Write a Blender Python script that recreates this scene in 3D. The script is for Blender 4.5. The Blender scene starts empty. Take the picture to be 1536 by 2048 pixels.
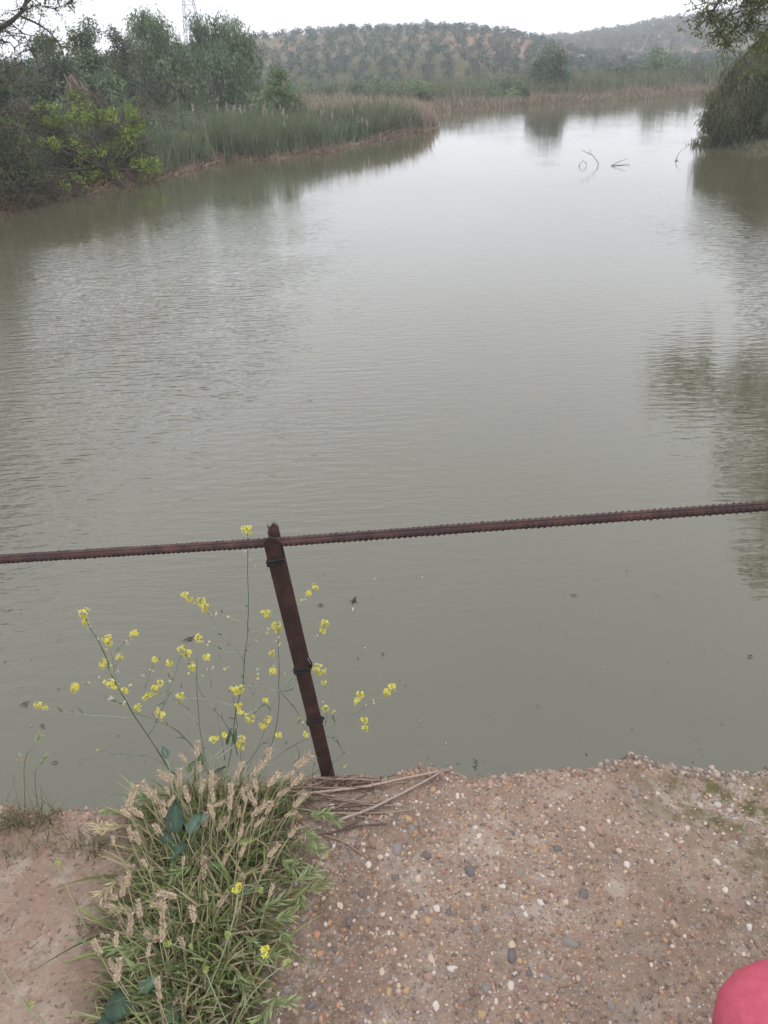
import bpy, math, random
import numpy as np
from mathutils import Vector, Matrix
random.seed(7); rng = np.random.default_rng(7)
SC = bpy.context.scene; COL = SC.collection
R_ = math.radians

# ------------------------------------------------------------------ camera
FPX = 1024 / math.tan(R_(67.3 / 2))
PITCH, ROLL = R_(30.2), R_(2.5)
CAM = np.array([0, 0, 3.0])
FW = np.array([0, math.cos(PITCH), -math.sin(PITCH)])
_u = np.cross([1, 0, 0.], FW)
RT = math.cos(ROLL) * np.array([1, 0, 0.]) - math.sin(ROLL) * _u
UP = np.cross(RT, FW)
cam = bpy.data.cameras.new('camera'); cam_o = bpy.data.objects.new('camera', cam); COL.objects.link(cam_o)
cam.sensor_fit = 'VERTICAL'; cam.sensor_height = 36; cam.lens = 36 * FPX / 2048
cam.clip_start = 0.02; cam.clip_end = 6000
m = Matrix.Identity(4)
for i in range(3):
    m[i][0] = RT[i]; m[i][1] = UP[i]; m[i][2] = -FW[i]; m[i][3] = CAM[i]
cam_o.matrix_world = m
cam.dof.use_dof = True; cam.dof.focus_distance = 1.75; cam.dof.aperture_fstop = 15
SC.camera = cam_o

# ------------------------------------------------------------------ sky, sun, exposure
SUN_EL, SUN_AZ = R_(52), R_(140)
w = bpy.data.worlds.new('World'); SC.world = w; w.use_nodes = True
nt = w.node_tree; nt.nodes.clear()
sky = nt.nodes.new('ShaderNodeTexSky'); sky.sky_type = 'NISHITA'; sky.sun_disc = False
sky.sun_elevation = SUN_EL; sky.sun_rotation = SUN_AZ; sky.dust_density = 3.0
hs = nt.nodes.new('ShaderNodeHueSaturation'); hs.inputs['Saturation'].default_value = 0.35
mx = nt.nodes.new('ShaderNodeMix'); mx.data_type = 'RGBA'; mx.inputs[0].default_value = 0.8
tc = nt.nodes.new('ShaderNodeTexCoord'); nz = nt.nodes.new('ShaderNodeTexNoise'); nz.inputs['Scale'].default_value = 1.6
nz.inputs['Detail'].default_value = 3
mp = nt.nodes.new('ShaderNodeMapping'); mp.inputs['Scale'].default_value = (1, 1, 2.5)
cr = nt.nodes.new('ShaderNodeValToRGB'); cr.color_ramp.elements[0].color = (12.6, 12.75, 13.6, 1); cr.color_ramp.elements[1].color = (14.6, 14.75, 15.7, 1)
cr.color_ramp.elements[0].position = .35; cr.color_ramp.elements[1].position = .65
bg = nt.nodes.new('ShaderNodeBackground'); bg.inputs['Strength'].default_value = 0.15
out = nt.nodes.new('ShaderNodeOutputWorld')
L = nt.links.new
L(sky.outputs[0], hs.inputs['Color']); L(hs.outputs[0], mx.inputs[6]); L(tc.outputs['Generated'], mp.inputs[0]); L(mp.outputs[0], nz.inputs['Vector'])
L(nz.outputs[0], cr.inputs[0])
sx = nt.nodes.new('ShaderNodeSeparateXYZ'); gr = nt.nodes.new('ShaderNodeMapRange'); sc_ = nt.nodes.new('ShaderNodeVectorMath'); sc_.operation = 'SCALE'
gr.inputs[1].default_value = 0; gr.inputs[2].default_value = 1; gr.inputs[3].default_value = .68; gr.inputs[4].default_value = 1.6      # overcast sky: brighter towards the zenith
L(tc.outputs['Generated'], sx.inputs[0]); L(sx.outputs['Z'], gr.inputs[0]); L(cr.outputs[0], sc_.inputs[0]); L(gr.outputs[0], sc_.inputs['Scale']); L(sc_.outputs[0], mx.inputs[7]); L(mx.outputs[2], bg.inputs['Color']); L(bg.outputs[0], out.inputs['Surface'])
sun = bpy.data.lights.new('sun', 'SUN'); sun.energy = 0.7; sun.angle = R_(25); sun.color = (1, .97, .93)
sun_o = bpy.data.objects.new('sun', sun); COL.objects.link(sun_o)
sd_ = Vector((math.sin(SUN_AZ) * math.cos(SUN_EL), math.cos(SUN_AZ) * math.cos(SUN_EL), math.sin(SUN_EL)))
sun_o.rotation_euler = sd_.to_track_quat('Z', 'Y').to_euler(); sun_o.location = (-5, 5, 30)
SC.view_settings.view_transform = 'Standard'; SC.view_settings.look = 'None'
SC.view_settings.gamma = 1; SC.view_settings.exposure = 0; SC.view_settings.use_curve_mapping = False
SC.cycles.volume_bounces = 3; SC.cycles.max_bounces = 7; SC.cycles.transparent_max_bounces = 8
HAZE = 0.00105
K = 0.72   # overall reflectance level of every surface

# ------------------------------------------------------------------ helpers
def ray(x, y):
    d = FW * FPX + RT * (x - 768) + UP * (1024 - y); return d / np.linalg.norm(d)
def atz(x, y, z):
    d = ray(x, y); return CAM + d * ((z - CAM[2]) / d[2])
def aty(x, y, Y):
    d = ray(x, y); return CAM + d * (Y / d[1])
def azel(x, y):
    d = ray(x, y); return math.atan2(d[0], d[1]), math.asin(d[2])

def tag(o, label=None, cat=None, group=None, kind=None):
    if label: o['label'] = label
    if cat: o['category'] = cat
    if group: o['group'] = group
    if kind: o['kind'] = kind
    return o
def empty(name, loc=(0, 0, 0)):
    o = bpy.data.objects.new(name, None); COL.objects.link(o); o.location = [float(v) for v in loc]; o.empty_display_size = .1
    return o
def mesh(name, V, F, mat, col=None, smooth=False):
    """V (n,3); F list of (m,k) int arrays; col (n,3)"""
    V = np.asarray(V, np.float32).reshape(-1, 3)
    if isinstance(F, np.ndarray): F = [F]
    F = [np.asarray(f, np.int32) for f in F if len(f)]
    me = bpy.data.meshes.new(name)
    me.vertices.add(len(V)); me.vertices.foreach_set('co', V.ravel())
    nl = sum(f.size for f in F); npoly = sum(len(f) for f in F)
    me.loops.add(nl); me.loops.foreach_set('vertex_index', np.concatenate([f.ravel() for f in F]))
    me.polygons.add(npoly)
    tot = np.concatenate([np.full(len(f), f.shape[1], np.int32) for f in F])
    me.polygons.foreach_set('loop_start', np.concatenate([[0], np.cumsum(tot)[:-1]]).astype(np.int32))
    if smooth: me.polygons.foreach_set('use_smooth', np.ones(npoly, bool))
    me.update(calc_edges=True)
    if col is not None:
        a = me.color_attributes.new('tint', 'FLOAT_COLOR', 'POINT')
        c = np.ones((len(V), 4), np.float32); c[:, :3] = np.asarray(col) * (1 if mat.name.startswith('exposed') else K)
        a.data.foreach_set('color', c.ravel())
    me.materials.append(mat)
    return me
def obj(name, me, parent=None, loc=None):
    o = bpy.data.objects.new(name, me); COL.objects.link(o)
    if parent: o.parent = parent
    if loc is not None: o.location = [float(v) for v in loc]
    return o
class MB:
    """collects pieces into one mesh"""
    def __init__(s): s.V = []; s.F = {}; s.C = []; s.n = 0
    def add(s, V, F, col=(1, 1, 1)):
        V = np.asarray(V, float).reshape(-1, 3)
        if isinstance(F, np.ndarray): F = [F]
        for f in F:
            f = np.asarray(f, np.int32)
            if len(f): s.F.setdefault(f.shape[1], []).append(f + s.n)
        c = np.asarray(col, float)
        s.C.append(np.broadcast_to(c, (len(V), 3)) if c.ndim == 1 else c)
        s.V.append(V); s.n += len(V)
    def tube(s, P, r, k=5, col=(1, 1, 1), caps=True):
        V, F = tube(P, r, k, caps); s.add(V, F, col)
    def mesh(s, name, mat, smooth=False):
        return mesh(name, np.concatenate(s.V), [np.concatenate(v) for v in s.F.values()], mat, np.concatenate(s.C), smooth)
def tube(P, r, k=5, caps=True):
    P = np.asarray(P, float); n = len(P); r = np.broadcast_to(np.asarray(r, float), (n,))
    T = np.gradient(P, axis=0); T /= np.linalg.norm(T, axis=1)[:, None] + 1e-12
    ref = np.array([0, 0, 1.]) if abs(T[:, 2]).mean() < .8 else np.array([0, 1., 0])
    A = np.cross(T, ref); A /= np.linalg.norm(A, axis=1)[:, None] + 1e-12; B = np.cross(T, A)
    th = np.arange(k) * 2 * math.pi / k
    V = P[:, None] + r[:, None, None] * (A[:, None] * np.cos(th)[None, :, None] + B[:, None] * np.sin(th)[None, :, None])
    i = np.arange(n - 1)[:, None]; j = np.arange(k)[None]
    F = np.stack([i * k + j, i * k + (j + 1) % k, (i + 1) * k + (j + 1) % k, (i + 1) * k + j], -1).reshape(-1, 4)
    Fs = [F]
    if caps: Fs.append(np.arange(k)[None, ::-1].copy()); Fs.append((np.arange(k) + (n - 1) * k)[None])
    return V.reshape(-1, 3), Fs
def unit(v): return v / (np.linalg.norm(v, axis=-1, keepdims=True) + 1e-12)
def rvec(n):
    v = rng.normal(size=(n, 3)); return unit(v)
def strips(base, d, Ln, wd, bend, nseg, col, tipcol=None, side=None, wprof=None):
    """tapered curved blades. all vectorised. returns V,F,C"""
    n = len(base); t = np.linspace(0, 1, nseg + 1)
    Ln = np.broadcast_to(Ln, (n,)); wd = np.broadcast_to(wd, (n,))
    d = unit(d)
    if side is None: side = unit(np.cross(d, rvec(n)))
    c = base[:, None] + d[:, None] * (Ln[:, None] * t)[..., None] + bend[:, None] * (Ln[:, None] * t ** 2)[..., None]
    wp = (1 - t ** 1.7) * .92 + .08 if wprof is None else np.array(wprof)
    off = side[:, None] * (wd[:, None] * .5 * wp)[..., None]
    V = np.stack([c - off, c + off], 2).reshape(n, -1, 3)
    m = 2 * (nseg + 1); i = np.arange(nseg)
    f = np.stack([2 * i, 2 * i + 1, 2 * i + 3, 2 * i + 2], -1)
    F = (f[None] + (np.arange(n) * m)[:, None, None]).reshape(-1, 4)
    C = np.broadcast_to(np.asarray(col)[:, None], (n, m, 3)).copy()
    if tipcol is not None:
        tt = np.repeat(t, 2)[None, :, None]; C = C * (1 - tt) + np.asarray(tipcol)[:, None] * tt
    return V.reshape(-1, 3), F, C.reshape(-1, 3)
# value noise
_lat = rng.random((256, 256))
def vn(x, y):
    xi = np.floor(x).astype(int); yi = np.floor(y).astype(int); fx = x - xi; fy = y - yi
    fx = fx * fx * (3 - 2 * fx); fy = fy * fy * (3 - 2 * fy)
    a = _lat[xi % 256, yi % 256]; b = _lat[(xi + 1) % 256, yi % 256]; c = _lat[xi % 256, (yi + 1) % 256]; d = _lat[(xi + 1) % 256, (yi + 1) % 256]
    return (a * (1 - fx) + b * fx) * (1 - fy) + (c * (1 - fx) + d * fx) * fy
def fbm(x, y, o=4):
    s = 0; a = .5
    for k in range(o): s = s + a * (vn(x * 2 ** k + 17 * k, y * 2 ** k + 31 * k) - .5); a *= .5
    return s
def sstep(x, a, b):
    t = np.clip((x - a) / (b - a), 0, 1); return t * t * (3 - 2 * t)

# ------------------------------------------------------------------ materials
def mat(name, color=(.5, .5, .5), rough=.8, attr=False, trans=0, noise=None, bump=None, spec=.3, metal=0, musgrave=None):
    """noise = (scale, colour2, lo, hi);  bump = (scale, strength, distance)"""
    color = tuple(v * K for v in color)
    if noise: noise = (noise[0], tuple(v * K for v in noise[1]), noise[2], noise[3])
    M = bpy.data.materials.new(name); M.use_nodes = True; n = M.node_tree; n.nodes.clear(); ln = n.links.new
    o = n.nodes.new('ShaderNodeOutputMaterial'); b = n.nodes.new('ShaderNodeBsdfPrincipled')
    b.inputs['Roughness'].default_value = rough; b.inputs['Specular IOR Level'].default_value = spec; b.inputs['Metallic'].default_value = metal
    b.inputs['Base Color'].default_value = (*color, 1)
    src = None
    if attr:
        a = n.nodes.new('ShaderNodeAttribute'); a.attribute_name = 'tint'; src = a.outputs['Color']
    g = n.nodes.new('ShaderNodeNewGeometry')
    tc = n.nodes.new('ShaderNodeTexCoord')
    if noise:
        z = n.nodes.new('ShaderNodeTexNoise'); z.inputs['Scale'].default_value = noise[0]; z.inputs['Detail'].default_value = 6
        ln(tc.outputs['Object'], z.inputs['Vector'])
        mr = n.nodes.new('ShaderNodeMapRange'); mr.inputs[1].default_value = noise[2]; mr.inputs[2].default_value = noise[3]
        ln(z.outputs[0], mr.inputs[0])
        x = n.nodes.new('ShaderNodeMix'); x.data_type = 'RGBA'
        ln(mr.outputs[0], x.inputs[0])
        if src: ln(src, x.inputs[6])
        else: x.inputs[6].default_value = (*color, 1)
        x.inputs[7].default_value = (*noise[1], 1); src = x.outputs[2]
    if src: ln(src, b.inputs['Base Color'])
    if bump:
        z = n.nodes.new('ShaderNodeTexNoise'); z.inputs['Scale'].default_value = bump[0]; z.inputs['Detail'].default_value = 5
        ln(tc.outputs['Object'], z.inputs['Vector'])
        bp = n.nodes.new('ShaderNodeBump'); bp.inputs['Strength'].default_value = bump[1]; bp.inputs['Distance'].default_value = bump[2]
        ln(z.outputs[0], bp.inputs['Height']); ln(bp.outputs[0], b.inputs['Normal'])
    if trans:
        t = n.nodes.new('ShaderNodeBsdfTranslucent'); s = n.nodes.new('ShaderNodeMixShader'); s.inputs[0].default_value = trans
        if src: ln(src, t.inputs['Color'])
        else: t.inputs['Color'].default_value = (*color, 1)
        ln(b.outputs[0], s.inputs[1]); ln(t.outputs[0], s.inputs[2]); ln(s.outputs[0], o.inputs['Surface'])
    else: ln(b.outputs[0], o.inputs['Surface'])
    return M
LEAF = mat('leaf', rough=.8, attr=True, trans=.3, spec=.25)
STRAW = mat('straw', rough=.85, attr=True, trans=.25, spec=.15)
BARK = mat('bark', (.11, .09, .07), .95, noise=(6, (.05, .042, .035), .4, .65), bump=(14, .6, .03))
STEM = mat('green_stem', rough=.6, attr=True, spec=.3)
PETAL = mat('petal', rough=.6, attr=True, trans=.4, spec=.2)
RUST = mat('rusted_steel', (.062, .037, .037), .85, noise=(28, (.12, .062, .048), .45, .72), bump=(260, .5, .0015), spec=.3)
RUSTD = mat('rusted_flat_steel', (.042, .024, .021), .9, noise=(34, (.09, .048, .036), .48, .75), bump=(330, .6, .0012), spec=.2)
RUBBER = mat('black_rubber', (.008, .008, .009), .45, bump=(120, .3, .001), spec=.4)
RAWEND = mat('weathered_steel_edge', (.2, .18, .17), .8, noise=(160, (.05, .04, .04), .4, .6), bump=(260, .6, .002))
GALV = mat('galvanised_steel', (.3, .31, .32), .6, noise=(3, (.22, .23, .24), .4, .6))
CABLE = mat('cable_aluminium', (.25, .26, .27), .6)
REDCLOTH = mat('red_cotton', (.50, .10, .14), .95, noise=(60, (.45, .085, .12), .4, .65), bump=(40, .6, .006), spec=.1)
GREYCLOTH = mat('grey_cotton', (.16, .17, .19), .95, bump=(700, .4, .0008), spec=.1)
SKIN = mat('skin', (.5, .3, .22), .55, noise=(12, (.45, .25, .18), .4, .7))
HAIR = mat('dark_hair', (.03, .02, .015), .6, bump=(160, .5, .004))
SHOE = mat('dark_shoe_leather', (.04, .035, .03), .5, bump=(80, .3, .001))
EYE = mat('eye', (.6, .6, .58), .2)

def slab_material():
    M = bpy.data.materials.new('exposed_aggregate_concrete'); M.use_nodes = True; n = M.node_tree; n.nodes.clear(); ln = n.links.new
    N = n.nodes.new
    o = N('ShaderNodeOutputMaterial'); b = N('ShaderNodeBsdfPrincipled'); b.inputs['Roughness'].default_value = .92; b.inputs['Specular IOR Level'].default_value = .2
    ln(b.outputs[0], o.inputs[0]); tc = N('ShaderNodeTexCoord'); at = N('ShaderNodeAttribute'); at.attribute_name = 'tint'
    sep = N('ShaderNodeSeparateColor'); ln(at.outputs['Color'], sep.inputs[0])   # R: aggregate amount, G: moss, B: soil/dark
    def noise(s, d=6, r=.6):
        z = N('ShaderNodeTexNoise'); z.inputs['Scale'].default_value = s; z.inputs['Detail'].default_value = d; z.inputs['Roughness'].default_value = r
        ln(tc.outputs['Object'], z.inputs['Vector']); return z.outputs[0]
    def ramp(f, st):
        r = N('ShaderNodeValToRGB'); e = r.color_ramp.elements
        while len(e) < len(st): e.new(.5)
        for k, (p, c) in enumerate(st): e[k].position = p; e[k].color = (*c, 1)
        ln(f, r.inputs[0]); return r.outputs[0]
    def mix(f, a, c, bt='MIX'):
        x = N('ShaderNodeMix'); x.data_type = 'RGBA'; x.blend_type = bt
        if isinstance(f, float): x.inputs[0].default_value = f
        else: ln(f, x.inputs[0])
        for k, v in ((6, a), (7, c)):
            if isinstance(v, tuple): x.inputs[k].default_value = (*v, 1)
            else: ln(v, x.inputs[k])
        return x.outputs[2]
    def mul(a, c):
        x = N('ShaderNodeMath'); x.operation = 'MULTIPLY'; ln(a, x.inputs[0])
        if isinstance(c, (int, float)): x.inputs[1].default_value = c
        else: ln(c, x.inputs[1])
        return x.outputs[0]
    def mr(a, lo, hi):
        x = N('ShaderNodeMapRange'); x.inputs[1].default_value = lo; x.inputs[2].default_value = hi; ln(a, x.inputs[0]); return x.outputs[0]
    def bw(c):
        x = N('ShaderNodeRGBToBW'); ln(c, x.inputs[0]); return x.outputs[0]
    base = ramp(noise(7), [(.3, (.20, .138, .105)), (.48, (.29, .205, .16)), (.7, (.40, .31, .25))])
    base = mix(mr(noise(28, 5, .7), .42, .62), base, (.27, .17, .125))
    # sand grains: random colour for each voronoi cell, two sizes
    for sc, amt in ((330, .62), (150, .5)):
        v = N('ShaderNodeTexVoronoi'); v.inputs['Scale'].default_value = sc; ln(tc.outputs['Object'], v.inputs['Vector'])
        s2 = N('ShaderNodeSeparateColor'); ln(v.outputs['Color'], s2.inputs[0])
        g = ramp(s2.outputs[0], [(0, (.1, .075, .06)), (.25, (.24, .15, .11)), (.6, (.33, .23, .17)), (.84, (.48, .38, .3)), (.97, (.72, .66, .6))])
        msk = mr(s2.outputs[1], .45, .5); inner = mr(v.outputs['Distance'], .5, .3)
        f = mul(mul(mul(msk, inner), amt), mr(sep.outputs[0], -.7, 1.0))
        base = mix(f, base, g)
    # lime bloom on the far right edge, pale patches
    base = mix(mul(mr(noise(11, 6, .65), .52, .68), .45), base, (.5, .42, .36))
    base = mix(mul(mul(mr(noise(75, 5, .7), .5, .6), mr(noise(9), .42, .6)), sep.outputs[1]), base, (.5, .47, .44))
    base = mix(mul(mr(noise(16, 6, .65), .44, .58), sep.outputs[1]), base, (.13, .11, .05))
    base = mix(mul(mr(noise(40, 6, .7), .34, .56), sep.outputs[2]), base, (.12, .08, .057))
    # damp darkening and small pits
    base = mix(mul(mr(noise(5, 6, .6), .52, .7), .55), base, (.16, .115, .09))
    base = mix(mul(mr(noise(95, 3, .5), .58, .68), .7), base, (.09, .06, .048))
    ln(mix(1.0, base, (K * 1.02, K * 1.07, K * 1.05), 'MULTIPLY'), b.inputs['Base Color'])
    h = N('ShaderNodeMath'); h.operation = 'ADD'; ln(noise(90, 8, .75), h.inputs[0]); ln(mul(noise(320, 4, .7), .6), h.inputs[1])
    bp = N('ShaderNodeBump'); bp.inputs['Strength'].default_value = .8; bp.inputs['Distance'].default_value = .006; ln(h.outputs[0], bp.inputs['Height']); ln(bp.outputs[0], b.inputs['Normal'])
    return M
def water_material():
    M = bpy.data.materials.new('murky_water'); M.use_nodes = True; n = M.node_tree; n.nodes.clear(); ln = n.links.new; N = n.nodes.new
    o = N('ShaderNodeOutputMaterial'); b = N('ShaderNodeBsdfPrincipled'); b.inputs['Roughness'].default_value = .006
    b.inputs['IOR'].default_value = 1.333; b.inputs['Specular IOR Level'].default_value = 1.
    tc = N('ShaderNodeTexCoord')
    def noise(vec, s, d=3, r=.5, dist=0):
        z = N('ShaderNodeTexNoise'); z.inputs['Scale'].default_value = s; z.inputs['Detail'].default_value = d; z.inputs['Roughness'].default_value = r
        z.inputs['Distortion'].default_value = dist; ln(vec, z.inputs['Vector']); return z.outputs[0]
    def mapp(sc, rz=0):
        m = N('ShaderNodeMapping'); m.inputs['Scale'].default_value = sc; m.inputs['Rotation'].default_value = (0, 0, rz); ln(tc.outputs['Object'], m.inputs[0]); return m.outputs[0]
    def math_(op, a, c):
        x = N('ShaderNodeMath'); x.operation = op
        for k, v in ((0, a), (1, c)):
            if isinstance(v, (int, float)): x.inputs[k].default_value = v
            else: ln(v, x.inputs[k])
        return x.outputs[0]
    def mr(a, lo, hi, o0=0., o1=1.):
        x = N('ShaderNodeMapRange'); x.inputs[1].default_value = lo; x.inputs[2].default_value = hi; x.inputs[3].default_value = o0; x.inputs[4].default_value = o1; ln(a, x.inputs[0]); return x.outputs[0]
    c = N('ShaderNodeMix'); c.data_type = 'RGBA'; ln(noise(mapp((1, 1, 1)), .35, 3), c.inputs[0])
    c.inputs[6].default_value = (.062, .059, .036, 1); c.inputs[7].default_value = (.070, .067, .043, 1)
    ln(c.outputs[2], b.inputs['Base Color'])
    sep = N('ShaderNodeSeparateXYZ'); ln(tc.outputs['Object'], sep.inputs[0])
    # wind patches: calm close to the wall, rippled further out and to the left
    far = mr(sep.outputs['Y'], 2.6, 5.5, .06, 1.)
    left = mr(sep.outputs['X'], 1.0, -2.5, .2, 1.)
    far = math_('MULTIPLY', far, mr(sep.outputs['Y'], 8., 22., 1., .13))
    patch = mr(noise(mapp((.55, .3, 1)), 1, 3, .55, .6), .28, .74, .3, 1.)
    rightp = mr(sep.outputs['X'], 3.0, 6.0, 0., .7)
    amp = math_('MULTIPLY', math_('MULTIPLY', far, math_('MAXIMUM', left, rightp)), patch)
    h1 = noise(mapp((1.5, 6.0, 1), R_(-6)), 2.1, 2, .5, .15)      # long crests lying across the view
    h2 = noise(mapp((2.2, 5.5, 1), R_(12)), 4.2, 2, .5, .3)
    h = math_('ADD', math_('SUBTRACT', h1, .5), math_('MULTIPLY', math_('SUBTRACT', h2, .5), .35))
    h = math_('MULTIPLY', h, amp)
    h = math_('ADD', h, math_('MULTIPLY', noise(mapp((2, 7, 1)), 2.5, 2), .008))
    bp = N('ShaderNodeBump'); bp.inputs['Strength'].default_value = 1; bp.inputs['Distance'].default_value = .03
    ln(h, bp.inputs['Height']); ln(bp.outputs[0], b.inputs['Normal']); ln(b.outputs[0], o.inputs[0])
    return M
def ground_material():
    M = mat('bank_soil', attr=True, rough=.95, noise=(.9, (.11, .1, .05), .45, .7), bump=(5, .7, .08), spec=.1)
    return M
SLAB, WATER, SOIL = slab_material(), water_material(), ground_material()

# ------------------------------------------------------------------ ground sheet with the lake basin
SHORE = np.array([(-9, -1.3), (-12, 8), (-11.6, 15), (-10.5, 19), (-9.6, 21.3), (-9.15, 23.7), (-8.07, 24.9), (-6.8, 28), (-5.85, 32), (-3.4, 32.4),
                  (-1.9, 33.7), (-.77, 36.4), (1.05, 40.1), (2.9, 43.1), (3.9, 45.3), (3.2, 48), (0, 51), (-4, 54), (2, 58.5), (5.15, 60.7), (8, 61),
                  (12.2, 64.8), (15.4, 64.1), (19.3, 64.6), (24, 67.3), (27.2, 67.7), (32, 66), (36, 55), (28, 43), (18, 37), (13.4, 34),
                  (12.3, 30.8), (13.4, 27.9), (14.6, 22), (13.5, 12), (9, 4), (6, -1.3)], float)
def sdist(x, y):
    """signed distance to the shoreline, positive on land"""
    p = np.stack([x, y], -1).reshape(-1, 2); best = np.full(len(p), 1e18); ins = np.zeros(len(p), bool)
    A = SHORE; B = np.roll(SHORE, -1, 0)
    for a, b in zip(A, B):
        e = b - a; t = np.clip(((p - a) @ e) / (e @ e), 0, 1); q = p - a - t[:, None] * e
        best = np.minimum(best, (q ** 2).sum(1))
        c = ((a[1] > p[:, 1]) != (b[1] > p[:, 1])); xx = (b[0] - a[0]) * (p[:, 1] - a[1]) / (b[1] - a[1] + 1e-12) + a[0]
        ins ^= c & (p[:, 0] < xx)
    d = np.sqrt(best); return np.where(ins, -d, d).reshape(np.shape(x))
E1 = np.array([(-180, .5), (-60, .5), (-24, .5), (-19, .6), (-13.5, 1.2), (-8, 1.75), (-4, 1.98), (-1, 2.08), (4, 2.1), (7, 1.9), (9.2, 1.5), (11, 1.05), (13.5, .3), (18, -.2), (180, -.2)])
E2 = np.array([(-180, .8), (-45, 1.), (-21, 1.15), (-12, 1.1), (0, 1.1), (10.6, 1.18), (14.7, 1.43), (19, 1.93), (21, 2.1), (24, 2.4), (32, 2.8), (60, 2.), (180, .8)])
R1, R2 = 190., 350.
def height(x, y):
    r = np.hypot(x, y); az = np.degrees(np.arctan2(x, y)); s = sdist(x, y)
    h1 = 3 + R1 * np.tan(np.radians(np.interp(az, E1[:, 0], E1[:, 1]))) - 1.3
    h2 = 3 + R2 * np.tan(np.radians(np.interp(az, E2[:, 0], E2[:, 1]))) - 3.0
    land = .24 * sstep(s, -.15, .7) + .45 * sstep(s, .5, 8) + fbm(x * .25, y * .25, 4) * .35 * sstep(s, .2, 3)
    land = land + fbm(x * 1.7, y * 1.7, 3) * .28 * sstep(s, -.3, .4)
    lake = -1.6 * sstep(-s, .1, 3)
    z = np.where(s > 0, land, lake + .0 * s)
    f1 = np.clip((r - 95) / (R1 - 95), 0, 1); up1 = f1 ** .85
    a = h1 * up1 * (1 - .55 * sstep(r, R1, R1 + 60))
    f2 = np.clip((r - 205) / (R2 - 205), 0, 1)
    c = h2 * f2 ** .9 + 0 * r
    hill = np.maximum(a, c) + fbm(x * .03, y * .03, 4) * 1.8 * sstep(r, 100, 160) * (1 - .6 * sstep(r, 170, 200))
    z = np.where(r > 90, z + np.maximum(hill, 0) * sstep(r, 90, 100), z)
    back = sstep(-y, 1.3, 2.4) * (r < 90)                 # higher ground behind the wall
    z = z * (1 - back) + 1.42 * back
    return z
az = np.radians(np.concatenate([np.linspace(-180, -36, 70, endpoint=False), np.linspace(-36, 40, 330, endpoint=False), np.linspace(40, 180, 70)]))
rr = np.concatenate([[.01], np.geomspace(.3, 15, 60, endpoint=False), np.linspace(15, 75, 240, endpoint=False), np.geomspace(75, 420, 130, endpoint=False), np.geomspace(420, 640, 8)])
A, Rr = np.meshgrid(az, rr); X = Rr * np.sin(A); Y = Rr * np.cos(A); Z = height(X, Y)
Z = np.where(Rr > 420, Z * (1 - .5 * sstep(Rr, 420, 640)), Z)
n0, n1 = X.shape; idx = np.arange(n0 * n1).reshape(n0, n1)
Fq = np.stack([idx[:-1, :-1], idx[1:, :-1], idx[1:, 1:], idx[:-1, 1:]], -1).reshape(-1, 4)
sdv = sdist(X, Y)
soil = np.array([.13, .105, .07]); grassc = np.array([.085, .10, .045]); red = np.array([.24, .15, .11]); mud = np.array([.12, .085, .065])
g = sstep(sdv, .8, 3)[..., None] * sstep(fbm(X * .4, Y * .4) + .1, -.1, .2)[..., None]
colr = (soil * (1 - g) + grassc * g); colr = colr * (1 - sstep(-sdv, -.25, 0)[..., None]) + mud * sstep(-sdv, -.25, 0)[..., None]
hr = sstep(Rr, 108, 135)[..., None]; fr = sstep(fbm(X * .05 + 3, Y * .05, 4), -.02, .12)[..., None]
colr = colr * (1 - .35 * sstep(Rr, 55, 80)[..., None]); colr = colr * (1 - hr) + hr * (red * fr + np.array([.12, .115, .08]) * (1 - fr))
o = obj('ground', mesh('ground', np.stack([X, Y, Z], -1), Fq, SOIL, colr.reshape(-1, 3), True)); tag(o, kind='structure')
# water sheet
V = [(-45, -1.9, 0), (45, -1.9, 0), (45, 75, 0), (-45, 75, 0)]
o = obj('water', mesh('water', V, np.array([[0, 1, 2, 3]]), WATER)); tag(o, kind='structure')

# ------------------------------------------------------------------ concrete ledge (top z = 1.5)
EX = [atz(px, py, 1.5) for px, py in [(-900, 1640), (-250, 1610), (0, 1598), (70, 1618), (150, 1606), (230, 1612), (330, 1592), (430, 1570), (560, 1560), (600, 1552), (650, 1552), (720, 1545), (760, 1553), (800, 1541), (850, 1531),
      (900, 1537), (940, 1549), (1000, 1541), (1080, 1534), (1130, 1537), (1190, 1532), (1225, 1519), (1260, 1510), (1310, 1512), (1345, 1526), (1400, 1530), (1440, 1536), (1490, 1540), (1536, 1530), (1700, 1530), (2400, 1520)]]
EXx = np.array([p[0] for p in EX]); EXy = np.array([p[1] for p in EX])
def edge_y(x): return np.interp(x, EXx, EXy)
def slab_h(x, y):
    e = edge_y(x) - y
    z = 1.5 + fbm(x * 3, y * 3, 4) * .022 + fbm(x * 22, y * 22, 4) * .011 + np.minimum(fbm(x * 11 + 40, y * 11, 3) + .12, 0) * .05 * (x > -.4)
    rough = .010 + .010 * sstep(x, .3, .75)
    z += (fbm(x * 60, y * 60, 3)) * rough
    z -= .010 * np.exp(-(np.clip(e, 0, 1) / .02) ** 1)
    z += .014 * np.exp(-((x - .08) / .07) ** 2 - (e / .03) ** 2) + .016 * np.exp(-((x - .56) / .09) ** 2 - ((e - .02) / .04) ** 2)
    joint = np.exp(-((x + .47 + .05 * np.sin(y * 9)) / .05) ** 2); z -= .012 * joint
    z -= .012 * (x < -.47 + .03)*sstep(-x, .47, .53)
    return z
xs = np.concatenate([np.linspace(-9, -1.35, 40, endpoint=False), np.linspace(-1.35, 1.45, 700, endpoint=False), np.linspace(1.45, 6.5, 30)])
ts = np.concatenate([np.geomspace(.0015, .05, 14), np.linspace(.0535, .68, 170), np.linspace(.72, 3.6, 18)])   # distance back from the edge
Xs, Ts = np.meshgrid(xs, ts)
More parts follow.
